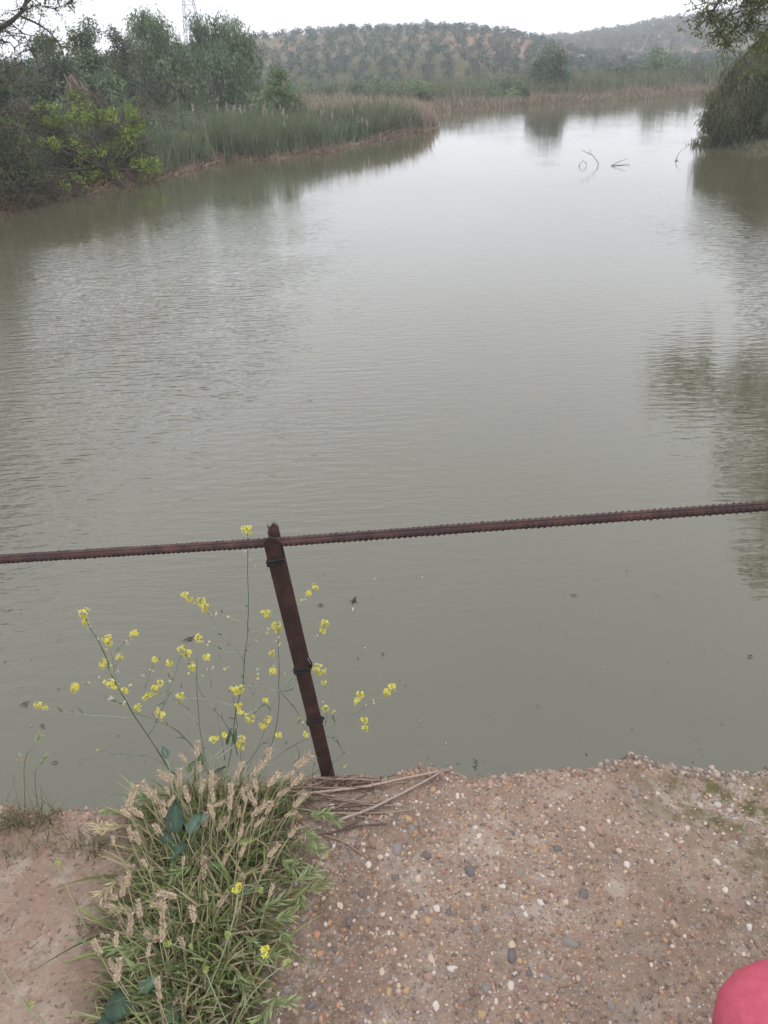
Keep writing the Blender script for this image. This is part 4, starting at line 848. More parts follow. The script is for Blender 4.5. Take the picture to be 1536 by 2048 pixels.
for dy, r, c, pts_ in segs:
    P = [mz(px, py, dy + .012 * math.sin(i * 1.7 + dy * 90)) for i, (px, py) in enumerate(pts_)]
    if pts_[-1][1] > 1510 and len(pts_) > 4 and pts_[-1][1] < 1620: P[-1] = np.array([P[-1][0] * .5 - .42 * .5, 1.30, 1.47])
    P = smooth_path(P, 2); n = len(P); rad = np.linspace(r * .00024, r * .0005, n)
    mbs.tube(P - mo, rad, 5, np.array(MG if c else MG2) * rng.uniform(.85, 1.2))
    for i in range(2, n - 1):      # small narrow stem leaves, pods
        if rng.random() < .33:
            d_ = unit(unit(P[i - 1] - P[i + 1 if i + 1 < n else i]) * .8 + rvec(1)[0] * .7); l_ = rng.uniform(.008, .022)
            V, F, C = strips((P[i] - mo)[None], d_[None], l_, .003, rng.normal(0, .2, (1, 3)), 3, np.array([MG2]), wprof=[.3, 1, .8, .1]); lf.add(V, F, C)
obj('stem', mbs.mesh('stem', STEM, True), must)
o = obj('stem_leaf', lf.mesh('stem_leaf', LEAF), must); tag(o, kind='stuff')
YE = (.85, .74, .10); YP = (.85, .80, .22); BUD = (.35, .42, .10); WH = (.78, .76, .62)
def floret(mb, c, nrm_, s, col):
    nrm_ = unit(nrm_); a = unit(np.cross(nrm_, [.3, .9, .2])); b = np.cross(nrm_, a); ph = rng.uniform(0, 6.28)
    for k in range(4):
        t = ph + k * math.pi / 2; d_ = a * math.cos(t) + b * math.sin(t); e = -a * math.sin(t) + b * math.cos(t)
        mb.add([c, c + d_ * s * .6 + e * s * .38 + nrm_ * s * .15, c + d_ * s + nrm_ * s * .22, c + d_ * s * .6 - e * s * .38 + nrm_ * s * .15], np.array([[0, 1, 2, 3]]), np.array(col) * rng.uniform(.8, 1.15))
    V, F = pebble_shape('c', 1, 3, 5); mb.add(V * s * .16 + c + nrm_ * s * .15, F, (.55, .45, .05))
def cluster(px, py, dy, size=1., parent=must, pt=None, axis=(0, 0, 1.), n=None, pale=False):
    c = mz(px, py, dy) if pt is None else np.array(pt); ax_ = unit(np.array(axis, float)); mb = MB(); k = n or int(11 * size)
    for i in range(k):
        a = rng.uniform(0, 6.28); h = rng.uniform(-.006, .006) * size; rr_ = .0065 * size * math.sqrt(rng.uniform(.1, 1)); hx = unit(np.cross(ax_, [0, 1, .3])); hy = np.cross(ax_, hx)
        p = c + ax_ * h + (hx * math.cos(a) + hy * math.sin(a)) * rr_; floret(mb, p - mo if parent is must else p - np.array(parent.location), p - c + ax_ * .004 - np.array([0, .003, 0]),   .0048 * rng.uniform(.8, 1.2), (np.array((.42, .5, .16)) if pale else YP if rng.random() < .5 else YE))
    V, F = pebble_shape('b', 3, 3, 5)
    for i in range(5): mb.add(V * [.0011, .0011, .0018] + (c - (mo if parent is must else np.array(parent.location))) + rvec(1)[0] * .003 + ax_ * .003, F, BUD)
    return obj('flower_cluster', mb.mesh('flower_cluster', PETAL), parent)
CL = [(167, 1224, .02, 1.25), (172, 1242, .02, .8), (205, 1327, .02, 1), (213, 1278, .03, 1.1), (218, 1288, .03, .6), (268, 1268, .05, 1), (239, 1315, .04, .8), (149, 1374, .01, 1.2), (218, 1366, 0, 1.25), (228, 1373, 0, .7), (249, 1380, .03, .9), (76, 1411, -.03, .8), (89, 1414, -.03, .6),
      (310, 1321, .06, .8), (339, 1325, .06, .9), (309, 1377, .03, 1.2), (298, 1388, .03, .8), (290, 1395, .03, .6), (277, 1414, .03, .9), (322, 1428, .02, 1.3), (322, 1366, .04, .8), (360, 1394, .04, 1.1), (495, 1059, .05, 1.2), (369, 1191, .04, 1.1), (378, 1196, .04, .6), (402, 1204, .04, 1), (409, 1214, .04, .8),
      (397, 1275, .05, 1), (532, 1228, .06, 1.3), (552, 1252, .07, 1.2), (557, 1262, .07, .7), (364, 1299, .04, .9), (373, 1309, .04, 1.1), (385, 1333, .04, 1), (413, 1315, .04, .7), (547, 1341, .04, 1.1), (543, 1306, .06, .6), (468, 1378, .02, 1), (474, 1384, .02, .7), (482, 1377, .02, .8), (477, 1413, .01, .9), (481, 1425, .01, .6), (500, 1435, .02, 1.4),
      (532, 1402, .04, .9), (527, 1451, .03, 1.1), (535, 1439, .03, .8), (557, 1470, .02, .8), (629, 1175, .09, 1), (617, 1187, .09, .6), (650, 1248, .07, 1), (646, 1262, .07, .7), (633, 1337, .06, 1.3), (645, 1344, .06, 1.1), (648, 1365, .05, .6), (721, 1389, .08, 1), (714, 1400, .08, .7), (784, 1374, .08, 1.1), (774, 1384, .08, .9),
      (729, 1440, .08, .9), (730, 1456, .08, .8), (652, 1417, .06, .7), (611, 1469, .05, .7), (425, 1478, .0, .8), (433, 1475, 0, .6), (484, 1490, .0, 1.3), (484, 1478, .0, .7), (449, 1471, 0, .6)]
for px, py, dy, s in CL: cluster(px, py, dy, s * 1.3)
# faded pale florets and buds strung along the racemes
fb = MB()
for px, py, dy in [(178, 1256, .02), (193, 1276, .02), (217, 1297, .03), (212, 1297, .03), (222, 1314, .03), (252, 1280, .05), (254, 1288, .05), (218, 1335, .02), (227, 1340, .03), (233, 1345, .03), (165, 1367, .01), (177, 1366, .01), (188, 1363, .01), (198, 1357, .01), (237, 1369, 0), (257, 1371, .03), (262, 1370, .03), (222, 1395, 0), (217, 1398, 0), (229, 1396, 0), (302, 1339, .06), (305, 1340, .06), (288, 1350, .04), (281, 1352, .04), (336, 1341, .06), (341, 1346, .06), (337, 1362, .06), (313, 1418, .02),
      (385, 1201, .04), (389, 1205, .04), (415, 1224, .04), (421, 1231, .04), (406, 1285, .05), (416, 1287, .05), (419, 1282, .05), (431, 1225, .06), (453, 1233, .06), (534, 1265, .06), (539, 1256, .06), (531, 1268, .06), (557, 1273, .07), (554, 1280, .07), (558, 1291, .07), (535, 1297, .06), (545, 1310, .06), (512, 1281, .06), (379, 1349, .04), (494, 1073, .05), (496, 1080, .05), (491, 1105, .05), (497, 1118, .05), (495, 1148, .05), (607, 1200, .09), (612, 1193, .09), (603, 1203, .09), (637, 1273, .07), (642, 1267, .07),
      (516, 1412, .04), (515, 1421, .04), (541, 1435, .03), (490, 1426, .01), (713, 1405, .08), (709, 1410, .08), (761, 1389, .08), (762, 1396, .08), (748, 1402, .08), (732, 1413, .08), (664, 1425, .07), (668, 1423, .07), (646, 1404, .06), (598, 1436, .05), (606, 1443, .05), (602, 1452, .05), (618, 1471, .05), (690, 1533, .04), (583, 1329, .05), (515, 1337, .04), (522, 1337, .04), (516, 1347, .04), (516, 1356, .04), (454, 1335, .05), (448, 1337, .05), (479, 1473, 0), (490, 1472, 0), (411, 1336, .04), (424, 1337, .04), (405, 1352, .04), (250, 1407, 0), (195, 1501, 0), (568, 1347, .05)]:
    for q in range(int(rng.integers(1, 3))): c = mz(px, py, dy) + rng.normal(0, .0018, 3); floret(fb, c - mo, rvec(1)[0], .0036, WH if rng.random() < .7 else YP)
o = obj('faded_floret', fb.mesh('faded_floret', PETAL), must); tag(o, 'tiny faded whitish florets along the stems', kind='stuff')

# broad leaves
def leaf_mesh(L_, W_, col, curl=.2, lobed=.08):
    L_ *= .78; W_ *= .78; nu, nv = 12, 5; V = []; C = []
    for i in range(nu + 1):
        t = i / nu; wv = W_ * .5 * (math.sin(math.pi * min(1, t ** .75 * 1.0)) ** .8 if 0 < t < 1 else .04) * (1 + lobed * 1.6 * math.sin(t * 31 + L_ * 900))
        for j in range(nv):
            s = (j / (nv - 1)) * 2 - 1; V.append((s * wv, L_ * t, -curl * L_ * t * t * 2 + .25 * W_ * abs(s) + .07 * W_ * math.sin(t * 17 + s * 4 + L_ * 700))); C.append(np.array(col) * (1.5 if j == nv // 2 else 1))
    idx = np.arange((nu + 1) * nv).reshape(nu + 1, nv); F = np.stack([idx[:-1, :-1], idx[:-1, 1:], idx[1:, 1:], idx[1:, :-1]], -1).reshape(-1, 4)
    return np.array(V), F, np.array(C)
BG = (.055, .09, .062); BGL = (.12, .19, .08)
def weed(base, leaves, label):
    t = empty('broad_leaved_weed', base); tag(t, label, 'weed')
    for (az_, tilt, L_, W_, dx, dy, dz, col) in leaves:
        V, F, C = leaf_mesh(L_, W_, col); o = obj('leaf', mesh('leaf', V, F, LEAF, C, True), t, (dx, dy, dz)); o.rotation_euler = (tilt, 0, az_)
        mb = MB(); 
    mb = MB()
    for (az_, tilt, L_, W_, dx, dy, dz, col) in leaves: mb.tube([(0, 0, -.02), (dx * .5, dy * .5, dz * .6), (dx, dy, dz)], .0016, 5, MG)
    obj('stalk', mb.mesh('stalk', STEM, True), t)
def wl(px, py, h): return atz(px, py, 1.5 + h)
b0 = wl(375, 1720, 0)
def rel(px, py, h, b): p = wl(px, py, h); return p[0] - b[0], p[1] - b[1], p[2] - b[2]
weed(b0, [(.1, .9, .085, .05, *rel(352, 1665, .06, b0), BG), (-.5, .7, .06, .04, *rel(380, 1668, .07, b0), (.1, .15, .11)), (.9, .5, .06, .028, *rel(345, 1690, .05, b0), BG), (-1.0, .6, .05, .022, *rel(395, 1650, .08, b0), (.13, .18, .13)), (2.6, .3, .06, .035, *rel(370, 1690, .05, b0), BG)], 'blue-green broad leaved weed in the middle of the grass clump')
b1 = wl(245, 2040, 0)
weed(b1, [(.2, .35, .075, .06, *rel(238, 2046, .045, b1), BG), (-1.1, .5, .06, .035, *rel(280, 1985, .05, b1), (.1, .16, .1)), (1.9, .3, .05, .04, *rel(230, 2045, .04, b1), BG), (-2.5, .2, .06, .045, *rel(330, 2020, .04, b1), (.08, .12, .07))], 'broad leaved weed with a round green leaf at the bottom left of the grass')
b2 = wl(470, 1720, 0)
weed(b2, [(-1.35, .35, .05, .02, *rel(478, 1690, .05, b2), (.2, .28, .07)), (1.2, .4, .05, .02, *rel(450, 1740, .04, b2), BGL)], 'small weed with one bright lime leaf on the right of the grass clump')
b3 = wl(355, 1595, 0)
weed(b3, [(.5, 1.1, .035, .025, *rel(333, 1515, .08, b3), (.13, .18, .15)), (-.6, 1.0, .035, .022, *rel(378, 1545, .06, b3), (.11, .16, .07)), (-.1, 1.2, .035, .024, *rel(402, 1530, .07, b3), (.11, .16, .07)), (-1.2, .9, .06, .02, *rel(420, 1560, .05, b3), BG), (-.4, 1.2, .05, .013, *rel(455, 1490, .09, b3), (.06, .10, .05)), (-.2, 1.3, .05, .012, *rel(470, 1490, .1, b3), (.06, .10, .05))], 'blue-green and lime leaves at the foot of the mustard stems')

# ------------------------------------------------------------------ grass clump
def clump_sample(n):
    out = []
    while len(out) < n:
        py = rng.uniform(1585, 2110); l = np.interp(py, [1585, 1650, 1700, 1760, 1850, 1950, 2110], [300, 285, 300, 260, 250, 235, 200]); r = np.interp(py, [1585, 1650, 1750, 1850, 1950, 2110], [560, 565, 560, 530, 500, 470])
        c, hw_ = (l + r) / 2, (r - l) / 2; px = c + hw_ * rng.normal(0, .5)
        if abs(px - c) > hw_ * 1.3: continue
        p = atz(px, py, 1.5)
        if p[1] < edge_y(p[0]) + .004: out.append((p[0], p[1], slab_h(p[0], p[1])))
    return np.array(out)
cc = atz(430, 1760, 1.5)
def outward(B): 
    v = B - cc; v[:, 2] = 0; v[:, 1] *= .35; return v / .2
n = 5000; B = clump_sample(n); d_ = np.array([[0, 0, 1.]]) + outward(B) * .55 + rng.normal(0, .42, (n, 3)); d_[:, 2] = np.abs(d_[:, 2]) * .8 + .12
bend = np.clip(outward(B) * .15 + rng.normal(0, .3, (n, 3)), -.5, .5) + [0, 0, -.42]
GC = np.array([(.13, .175, .05), (.20, .24, .08), (.09, .125, .045), (.26, .28, .12), (.16, .20, .10), (.34, .28, .17), (.38, .30, .2)])
ci = rng.choice(7, n, p=[.13, .19, .09, .17, .12, .18, .12]); cB = GC[ci] * rng.uniform(.8, 1.2, (n, 1)); cT = np.where((ci >= 5)[:, None], cB * 1.15, cB * 1.25 + .015)
V, F, C = strips(B, d_, rng.uniform(.035, .12, n), rng.uniform(.0034, .0092, n), bend, 4, cB, cT); Vg, Fg, Cg = [V], [F], [C]
n = 2600; B = clump_sample(n); d_ = np.array([[0, 0, .35]]) + rng.normal(0, .6, (n, 3)); d_[:, 2] = np.abs(d_[:, 2]) * .3; cB = np.array([[.24, .18, .12]]) * rng.uniform(.4, 1.3, (n, 1))
V, F, C = strips(B, d_, rng.uniform(.03, .09, n), rng.uniform(.001, .0025, n), rng.normal(0, .4, (n, 3)) * [1, 1, .1], 3, cB)
gm = MB(); gm.add(Vg[0], Fg[0], Cg[0]); gm.add(V, F, C)
# scattered tufts: left corner, below the left ledge edge
for (px, py, k, sp, hh) in [(20, 1640, 160, .03, .06), (75, 1640, 120, .03, .07), (110, 1690, 70, .03, .035), (190, 1690, 130, .03, .045), (210, 1850, 90, .03, .05), (30, 1700, 60, .03, .03), (600, 1600, 90, .03, .05), (950, 1545, 10, .004, .02)]:
    p = atz(px, py, 1.5); B = p + rng.normal(0, sp, (k, 3)) * [1, .6, 0]; B[:, 1] = np.minimum(B[:, 1], edge_y(B[:, 0])); B[:, 2] = slab_h(B[:, 0], B[:, 1]); dry = rng.random((k, 1)) < .55
    cB = np.where(dry, np.array([[.27, .21, .14]]), np.array([[.10, .13, .05]])) * rng.uniform(.7, 1.3, (k, 1)); V, F, C = strips(B, np.array([[0, 0, .8]]) + rng.normal(0, .4, (k, 3)), rng.uniform(.4, 1.3, k) * hh, .0018, rng.normal(0, .35, (k, 3)), 3, cB, cB * 1.2); gm.add(V, F, C)
o = obj('grass', gm.mesh('grass', LEAF)); tag(o, 'green and dry wild grass growing across the concrete ledge', 'grass', kind='stuff')

# seed heads as individual stalks
def head_mesh(seed, kind):
    global rng
    old = rng; rng = np.random.default_rng(seed); mb = MB(); V0, F0 = pebble_shape('s', 2, 3, 5)
    if kind == 'barley':
        Lh = .042; cb = np.array([.52, .41, .29]); n = 34
        mb.tube([(0, 0, 0), (0, 0, Lh)], .0008, 4, cb * .8)
        for i in range(n):
            t = i / n; a = i * 2.4 + rng.normal(0, .5); dd = np.array([math.cos(a), math.sin(a), rng.uniform(.7, 1.9)]); dd /= np.linalg.norm(dd); p = np.array([math.cos(a) * .0015, math.sin(a) * .0015, Lh * t]); l = .009 * (1 - .35 * t) * rng.uniform(.8, 1.2)
            V, F, C = strips(p[None], dd[None], l, .0056, rng.normal(0, .1, (1, 3)), 3, (cb * rng.uniform(.75, 1.25))[None], side=unit(np.cross(dd, [math.cos(a + 1.5), math.sin(a + 1.5), .2]))[None], wprof=[.4, 1, .7, .1]); mb.add(V, F, C)
            V, F, C = strips((p + dd * l)[None], (dd + rng.normal(0, .15, 3))[None], rng.uniform(.008, .018), .0007, np.zeros((1, 3)), 1, (cb * 1.1)[None]); mb.add(V, F, C)
    else:
        Lh = .05; cb = np.array([.22, .27, .12]) if kind == 'brome' else np.array([.40, .34, .2]); n = 15
        for i in range(n):
            t = i / n; s = (-1) ** i; p = np.array([0, 0, Lh * t * .8]); dd = unit(np.array([s * rng.uniform(.25, .8), rng.normal(0, .3), 1.2]))
            for q in range(3): V, F, C = strips((p + dd * .003 * q)[None], (dd + rng.normal(0, .08, 3))[None], rng.uniform(.016, .026), .0032, np.array([[0, 0, -.1]]), 3, (cb * rng.uniform(.8, 1.3))[None], (cb * 1.7 + .03)[None], wprof=[.3, 1, .5, .08]); mb.add(V, F, C)
    m_ = mb.mesh('seed_head', STRAW); rng = old; return m_
HM = {k: [head_mesh(s, k) for s in (1, 2, 3)] for k in ('barley', 'brome', 'dry')}
def stalk(base, tip, kind, scale, label, group, name='grass_stalk', cat='grass stalk'):
    base = np.array(base, float); tip = np.array(tip, float); t = empty(name, base); tag(t, label, cat, group)
    mid = (base + tip) / 2 + np.array([0, 0, .25 * abs(tip[2] - base[2]) + .012]) + rng.normal(0, .004, 3); P = smooth_path([base, mid, tip], 3)
    mb = MB(); mb.tube(P - base, np.linspace(.0011, .0007, len(P)), 4, (.30, .27, .15) if kind != 'brome' else (.15, .2, .08)); obj('stem', mb.mesh('stem', STEM), t)
    h = obj('seed_head', HM[kind][int(rng.integers(3))], t, tip - base); dr = Vector(unit(P[-1] - P[-2]) + rng.normal(0, .42, 3) * [1, 1, .5]); h.rotation_euler = dr.to_track_quat('Z', 'Y').to_euler(); h.scale = (scale,) * 3
BL = ('straw-coloured ripe seed head on a stalk in the grass clump', 'ripe straw-coloured grass heads in the clump')
def zone(px, py, d):
    if py < 1640: z = 'left top' if px < 400 else 'top'
    elif py < 1790: z = 'middle'
    else: z = 'lower left'
    return ({'left top': 'straw-coloured ripe seed head at the top left of the grass clump, against the water', 'top': 'straw-coloured ripe seed head at the top of the grass clump, towards the rusty post',
             'middle': 'straw-coloured ripe seed head in the middle of the grass clump', 'lower left': 'straw-coloured ripe seed head in the lower part of the grass clump'}[z], 'ripe grass heads, %s of the clump' % z)
heads = [(545, 1510), (500, 1540), (505, 1590), (470, 1545), (385, 1510), (355, 1540), (340, 1550), (425, 1560), (455, 1610), (590, 1520), (560, 1545), (580, 1600), (560, 1620), (545, 1615), (255, 1600), (290, 1580), (390, 1500), (365, 1560), (520, 1570),
         (450, 1650), (440, 1680), (410, 1560), (415, 1600), (280, 1675), (230, 1675), (265, 1670), (370, 1720), (395, 1715), (300, 1735), (290, 1720), (425, 1745), (520, 1735), (500, 1745), (540, 1700), (580, 1660), (320, 1800), (250, 1785), (230, 1800), (415, 1790), (430, 1800), (385, 1830), (540, 1780), (320, 1870), (240, 1880), (215, 1900), (225, 1930), (330, 1990), (350, 2000), (250, 1860), (290, 1820), (480, 1620), (345, 1600), (380, 1590), (330, 1830), (460, 1820), (225, 1780), (515, 1640), (490, 1660), (370, 1880), (410, 1640), (335, 1575), (320, 1600), (300, 1620), (310, 1870), (400, 1530), (480, 1570), (535, 1560), (575, 1560), (440, 1590), (350, 1620), (260, 1620), (330, 1660), (500, 1620), (525, 1600), (470, 1580), (420, 1622), (390, 1572), (310, 1590), (560, 1580), (270, 1720), (240, 1760), (480, 1700), (440, 1720), (350, 1780), (250, 1830), (280, 1900), (225, 1860), (245, 1950)]
for px, py in heads:
    h = rng.uniform(.07, .11) if py < 1640 else rng.uniform(.045, .085)
    tip = atz(px + rng.normal(0, 9), py + 14, 1.5 + h); bx = atz(430 + (px - 430) * .7, max(1610, py + 130), 1.5); bx[1] = min(bx[1], edge_y(bx[0]) - .005); bx[2] = slab_h(bx[0], bx[1])
    stalk(bx, tip, 'barley', (.6 if py < 1660 else .45) + .55 * rng.random() ** 1.3, *zone(px, py, BL))
GL = ('green drooping brome spray at the side of the grass clump', 'green brome sprays round the clump')
for bx_, by_, px, py, k in [(540, 1660, 615, 1635, 'brome'), (545, 1665, 640, 1622, 'brome'), (540, 1680, 610, 1660, 'brome'), (535, 1700, 605, 1690, 'brome'), (530, 1770, 600, 1765, 'brome'), (535, 1790, 615, 1780, 'brome'), (520, 1800, 590, 1765, 'brome'), (500, 1830, 545, 1840, 'brome'), (500, 1850, 560, 1860, 'brome'), (480, 1860, 520, 1820, 'brome'),
                            (320, 1680, 240, 1620, 'brome'), (330, 1690, 245, 1650, 'dry'), (310, 1700, 215, 1670, 'dry'), (320, 1640, 275, 1600, 'brome'), (340, 1650, 300, 1595, 'brome'), (340, 1650, 320, 1610, 'brome'), (300, 1770, 235, 1760, 'dry'), (420, 1950, 470, 1940, 'brome'), (450, 1940, 505, 1915, 'brome'), (330, 1850, 285, 1890, 'brome'), (340, 1900, 300, 1930, 'brome'), (380, 1900, 350, 1860, 'brome'), (360, 1780, 345, 1745, 'brome'), (400, 1700, 385, 1730, 'brome'),
                            (490, 1990, 555, 1990, 'brome'), (470, 2000, 540, 2010, 'brome'), (300, 1950, 270, 1900, 'brome'), (440, 1880, 490, 1870, 'brome'), (510, 1720, 560, 1720, 'brome'), (350, 2010, 300, 2000, 'brome'), (430, 1830, 400, 1800, 'dry'), (310, 1860, 270, 1820, 'dry')]:
    b = atz(bx_, by_, 1.5); b[2] = slab_h(b[0], b[1]); stalk(b, atz(px, py, 1.5 + rng.uniform(.03, .06)), k, rng.uniform(.9, 1.25), ('pale' if k == 'dry' else 'green') + (' drooping brome spray on the right side of the grass clump' if px > 440 else ' drooping brome spray on the left side or middle of the grass clump'), 'brome sprays, %s %s of the clump' % ('pale' if k == 'dry' else 'green', 'right' if px > 440 else 'left'), cat='grass stalk')
# upright thin grasses at the left ledge
for bx_, by_, px, py, lab in [(50, 1615, 70, 1490, 'slender green grass stalk with an open tip at the far left of the ledge'), (75, 1615, 80, 1530, 'shorter slender grass stalk rising from the left ledge'), (38, 1615, 38, 1530, 'bright green grass spike at the left ledge')]:
    b = atz(bx_, by_, 1.49); p = aty(px, py, b[1] + .01); stalk(b, p, 'brome' if px != 38 else 'dry', .6, lab, None)
# loose low mustard sprigs on the right and bottom of the clump
def sprig(pts3, label, heads_):
    P = np.array([atz(px, py, 1.5 + h) for px, py, h in pts3]); t = empty('mustard_sprig', P[0]); tag(t, label, 'wild flower'); mb = MB(); mb.tube(smooth_path(P, 3) - P[0], .0011, 5, (.22, .27, .14)); obj('stem', mb.mesh('stem', STEM, True), t)
    for (px, py, h, s, ylw) in heads_: 
        p = atz(px, py, 1.5 + h); cluster(0, 0, 0, s, parent=t, pt=p, pale=not ylw)
        mb = MB(); q = smooth_path(P, 3); q = q[np.argmin(np.linalg.norm(q - p, axis=1))]; mb.tube(np.array([q, p]) - P[0], .0008, 4, (.22, .27, .14)); obj('flower_stalk', mb.mesh('flower_stalk', STEM), t)
sprig([(465, 2060, .02), (500, 1990, .06), (540, 1950, .08), (575, 1928, .09)], 'low flower sprig leaning right at the bottom of the grass', [(530, 1898, .1, .9, True), (530, 1910, .1, .5, True), (575, 1925, .09, .8, False)])
sprig([(380, 2060, .02), (430, 1950, .06), (460, 1870, .08), (478, 1790, .1), (470, 1775, .1)], 'low mustard sprig with a yellow head in the middle of the grass', [(478, 1776, .1, 1., True), (470, 1782, .1, .6, True), (455, 1870, .08, .8, False), (520, 1780, .1, .5, False)])
sprig([(460, 2060, .02), (430, 1990, .06), (410, 1940, .08)], 'pale budding sprig at the bottom of the grass', [(410, 1937, .08, .6, False)])
sprig([(420, 1925, .04), (375, 1900, .07), (335, 1885, .08)], 'pale budding sprig pointing left low in the grass', [(335, 1886, .08, .7, False), (382, 1893, .07, .4, False)])
sprig([(180, 1870, .0), (150, 1810, .04), (125, 1755, .07), (113, 1728, .08)], 'thin green sprig lying over the bare concrete at left', [(114, 1728, .08, .6, False)])
sprig([(90, 2048, .0), (40, 2000, .02), (5, 1940, .03)], 'thin green sprig in the bottom left corner', [(60, 2010, .02, .4, False)])
# small plant on the ledge edge
b = atz(950, 1542, 1.495); t = empty('seedling', b); tag(t, 'tiny green seedling on the broken edge of the ledge', 'seedling'); mb = MB()
mb.tube([(0, 0, 0), (.001, 0, .02), (0, 0, .04)], .0007, 4, MG2); obj('stem', mb.mesh('stem', STEM), t); lm = MB()
for k in range(16):
    z = .006 + .035 * k / 16; a = k * 2.4; V, F, C = strips(np.array([[0, 0, z]]), np.array([[math.cos(a), math.sin(a) * .6, .5]]), .008, .004, np.zeros((1, 3)), 3, np.array([MG2]), wprof=[.3, 1, .7, .1]); lm.add(V, F, C)
obj('leaf', lm.mesh('leaf', LEAF), t)

# ------------------------------------------------------------------ dry stalks lying on the ledge beside the post
def straw(p0, p1, r, label, col=(.36, .27, .21), mid=None, lift=.004, group=None):
    a = atz(*p0, 1.5); b = atz(*p1, 1.5); n = 9; P = []
    for k in range(n):
        f = k / (n - 1); p = a * (1 - f) + b * f; p = p + np.array([0, .004 * math.sin(f * 5 + p0[0]), 0]); p[1] = min(p[1], edge_y(p[0]) - .002); p[2] = slab_h(p[0], p[1]) + lift + r; P.append(p)
    P = np.array(P); mb = MB(); mb.tube(P - P[0], np.linspace(r, r * .7, n) * (1 + .15 * (np.arange(n) % 3 == 1)), 6, np.array(col)); o = obj('dry_stalk', mb.mesh('dry_stalk', STRAWS, True), None, P[0]); tag(o, label, 'dry stalk', group)
STRAWS = mat('dry_stalk', attr=True, rough=.85, noise=(150, (.2, .14, .11), .5, .75), bump=(300, .3, .001), spec=.2)
straw((575, 1598), (882, 1553), .0036, 'long pale dry stalk lying along the ledge edge, the longest', lift=.008); straw((662, 1660), (880, 1556), .0034, 'thick pale stalk crossing down from the edge towards the grass', (.33, .27, .23), lift=.012); straw((640, 1672), (775, 1645), .0025, 'dark thin stalk pointing right on the pebbles', (.09, .065, .055), lift=.003)
straw((640, 1668), (728, 1706), .0022, 'short brown stalk angled down beside the white pebble', (.3, .19, .13), lift=.003); straw((690, 1655), (900, 1540), .002, 'thin dark stalk lying beneath the thick pale one', (.14, .095, .08), lift=.004)
for k in range(30):
    x0 = rng.uniform(555, 690); y0 = rng.uniform(1556, 1635); l = rng.uniform(30, 190); dk = rng.random() < .5
    straw((x0, y0), (x0 + l, y0 - l * rng.uniform(-.18, .5)), rng.uniform(.001, .0022), 'flat dry stalk in the pile between the post and the grass', (.13, .09, .075) if dk else (.3, .225, .175), lift=rng.uniform(.001, .010), group='dry stalks piled by the post')
dm = MB()
for k in range(260):
    x0 = rng.uniform(470, 760); y0 = rng.uniform(1558, 1640) if x0 < 640 else rng.uniform(1558, 1585); p = atz(x0, y0, 1.5); p[1] = min(p[1], edge_y(p[0]) - .001); p[2] = slab_h(p[0], p[1]) + rng.uniform(0, .009); d_ = rng.normal(0, 1, 3) * [1, .4, .12]
    V, F, C = strips(p[None], d_[None], rng.uniform(.012, .045), rng.uniform(.0015, .004), rng.normal(0, .3, (1, 3)), 3, np.array([[.12, .08, .065]]) * rng.uniform(.5, 2.2)); dm.add(V, F, C)
for k in range(420):
    x0, y0 = rng.uniform(0, 1536), rng.uniform(1600, 2048)
    if x0 > 560 and rng.random() < .75: continue
    p = atz(x0, y0, 1.5); p[2] = slab_h(p[0], p[1]) + .001; d_ = rng.normal(0, 1, 3) * [1, 1, .05]
    V, F, C = strips(p[None], d_[None], rng.uniform(.006, .03), .001, rng.normal(0, .3, (1, 3)) * [1, 1, .1], 2, np.array([[.26, .19, .14]]) * rng.uniform(.5, 1.5)); dm.add(V, F, C)
o = obj('plant_litter', dm.mesh('plant_litter', STRAW)); tag(o, 'dry brown plant litter scattered over the ledge', 'litter', kind='stuff')

# ------------------------------------------------------------------ person squatting beside the camera; only one knee is in view
def skinned(name, pts_, edges, radii, m_, parent, levels=2):
    me = bpy.data.meshes.new(name); me.from_pydata([tuple(float(c) for c in p) for p in pts_], edges, []); me.materials.append(m_); o = obj(name, me, parent)
    md = o.modifiers.new('skin', 'SKIN'); md.use_smooth_shade = True
    for i, r in enumerate(radii):
        v = me.skin_vertices[0].data[i]; v.radius = (r, r) if not isinstance(r, tuple) else r
    me.skin_vertices[0].data[0].use_root = True
    s = o.modifiers.new('subsurf', 'SUBSURF'); s.levels = levels; s.render_levels = levels
    return o
KNEE = CAM + ray(1556, 1990) * ((CAM[2] - 1.97) / -ray(1556, 1990)[2])
kx, ky, kz = KNEE
pe = empty('person', (.78, .12, 1.5)); tag(pe, 'person in red trousers crouching beside the camera, only the knee in view', 'person'); po = np.array(pe.location)
def rl(*p): return np.array(p) - po
hipL, hipR, kn2 = (kx + .10, -.02, 1.74), (kx + .30, -.04, 1.74), (kx + .48, ky - .05, 1.95)
ank, ank2 = (kx + .04, ky - .20, 1.60), (kx + .44, ky - .22, 1.60)
T = [rl(kx + .20, -.05, 1.80), rl(*hipL), rl((kx + hipL[0]) / 2, (ky + hipL[1]) / 2, 1.88), rl(kx, ky, kz), rl(kx + .02, ky - .06, 1.80), rl(*ank), rl(*hipR), rl((kn2[0] + hipR[0]) / 2, (kn2[1] + hipR[1]) / 2, 1.88), rl(*kn2), rl(kn2[0] - .01, kn2[1] - .06, 1.80), rl(*ank2), rl(kx + .20, -.02, 1.93)]
skinned('trousers', T, [(0, 1), (1, 2), (2, 3), (3, 4), (4, 5), (0, 6), (6, 7), (7, 8), (8, 9), (9, 10), (0, 11)], [.14, .125, .115, .103, .07, .055, .11, .095, .085, .07, .055, .13], REDCLOTH, pe)
cx = kx + .20; sh = 2.28
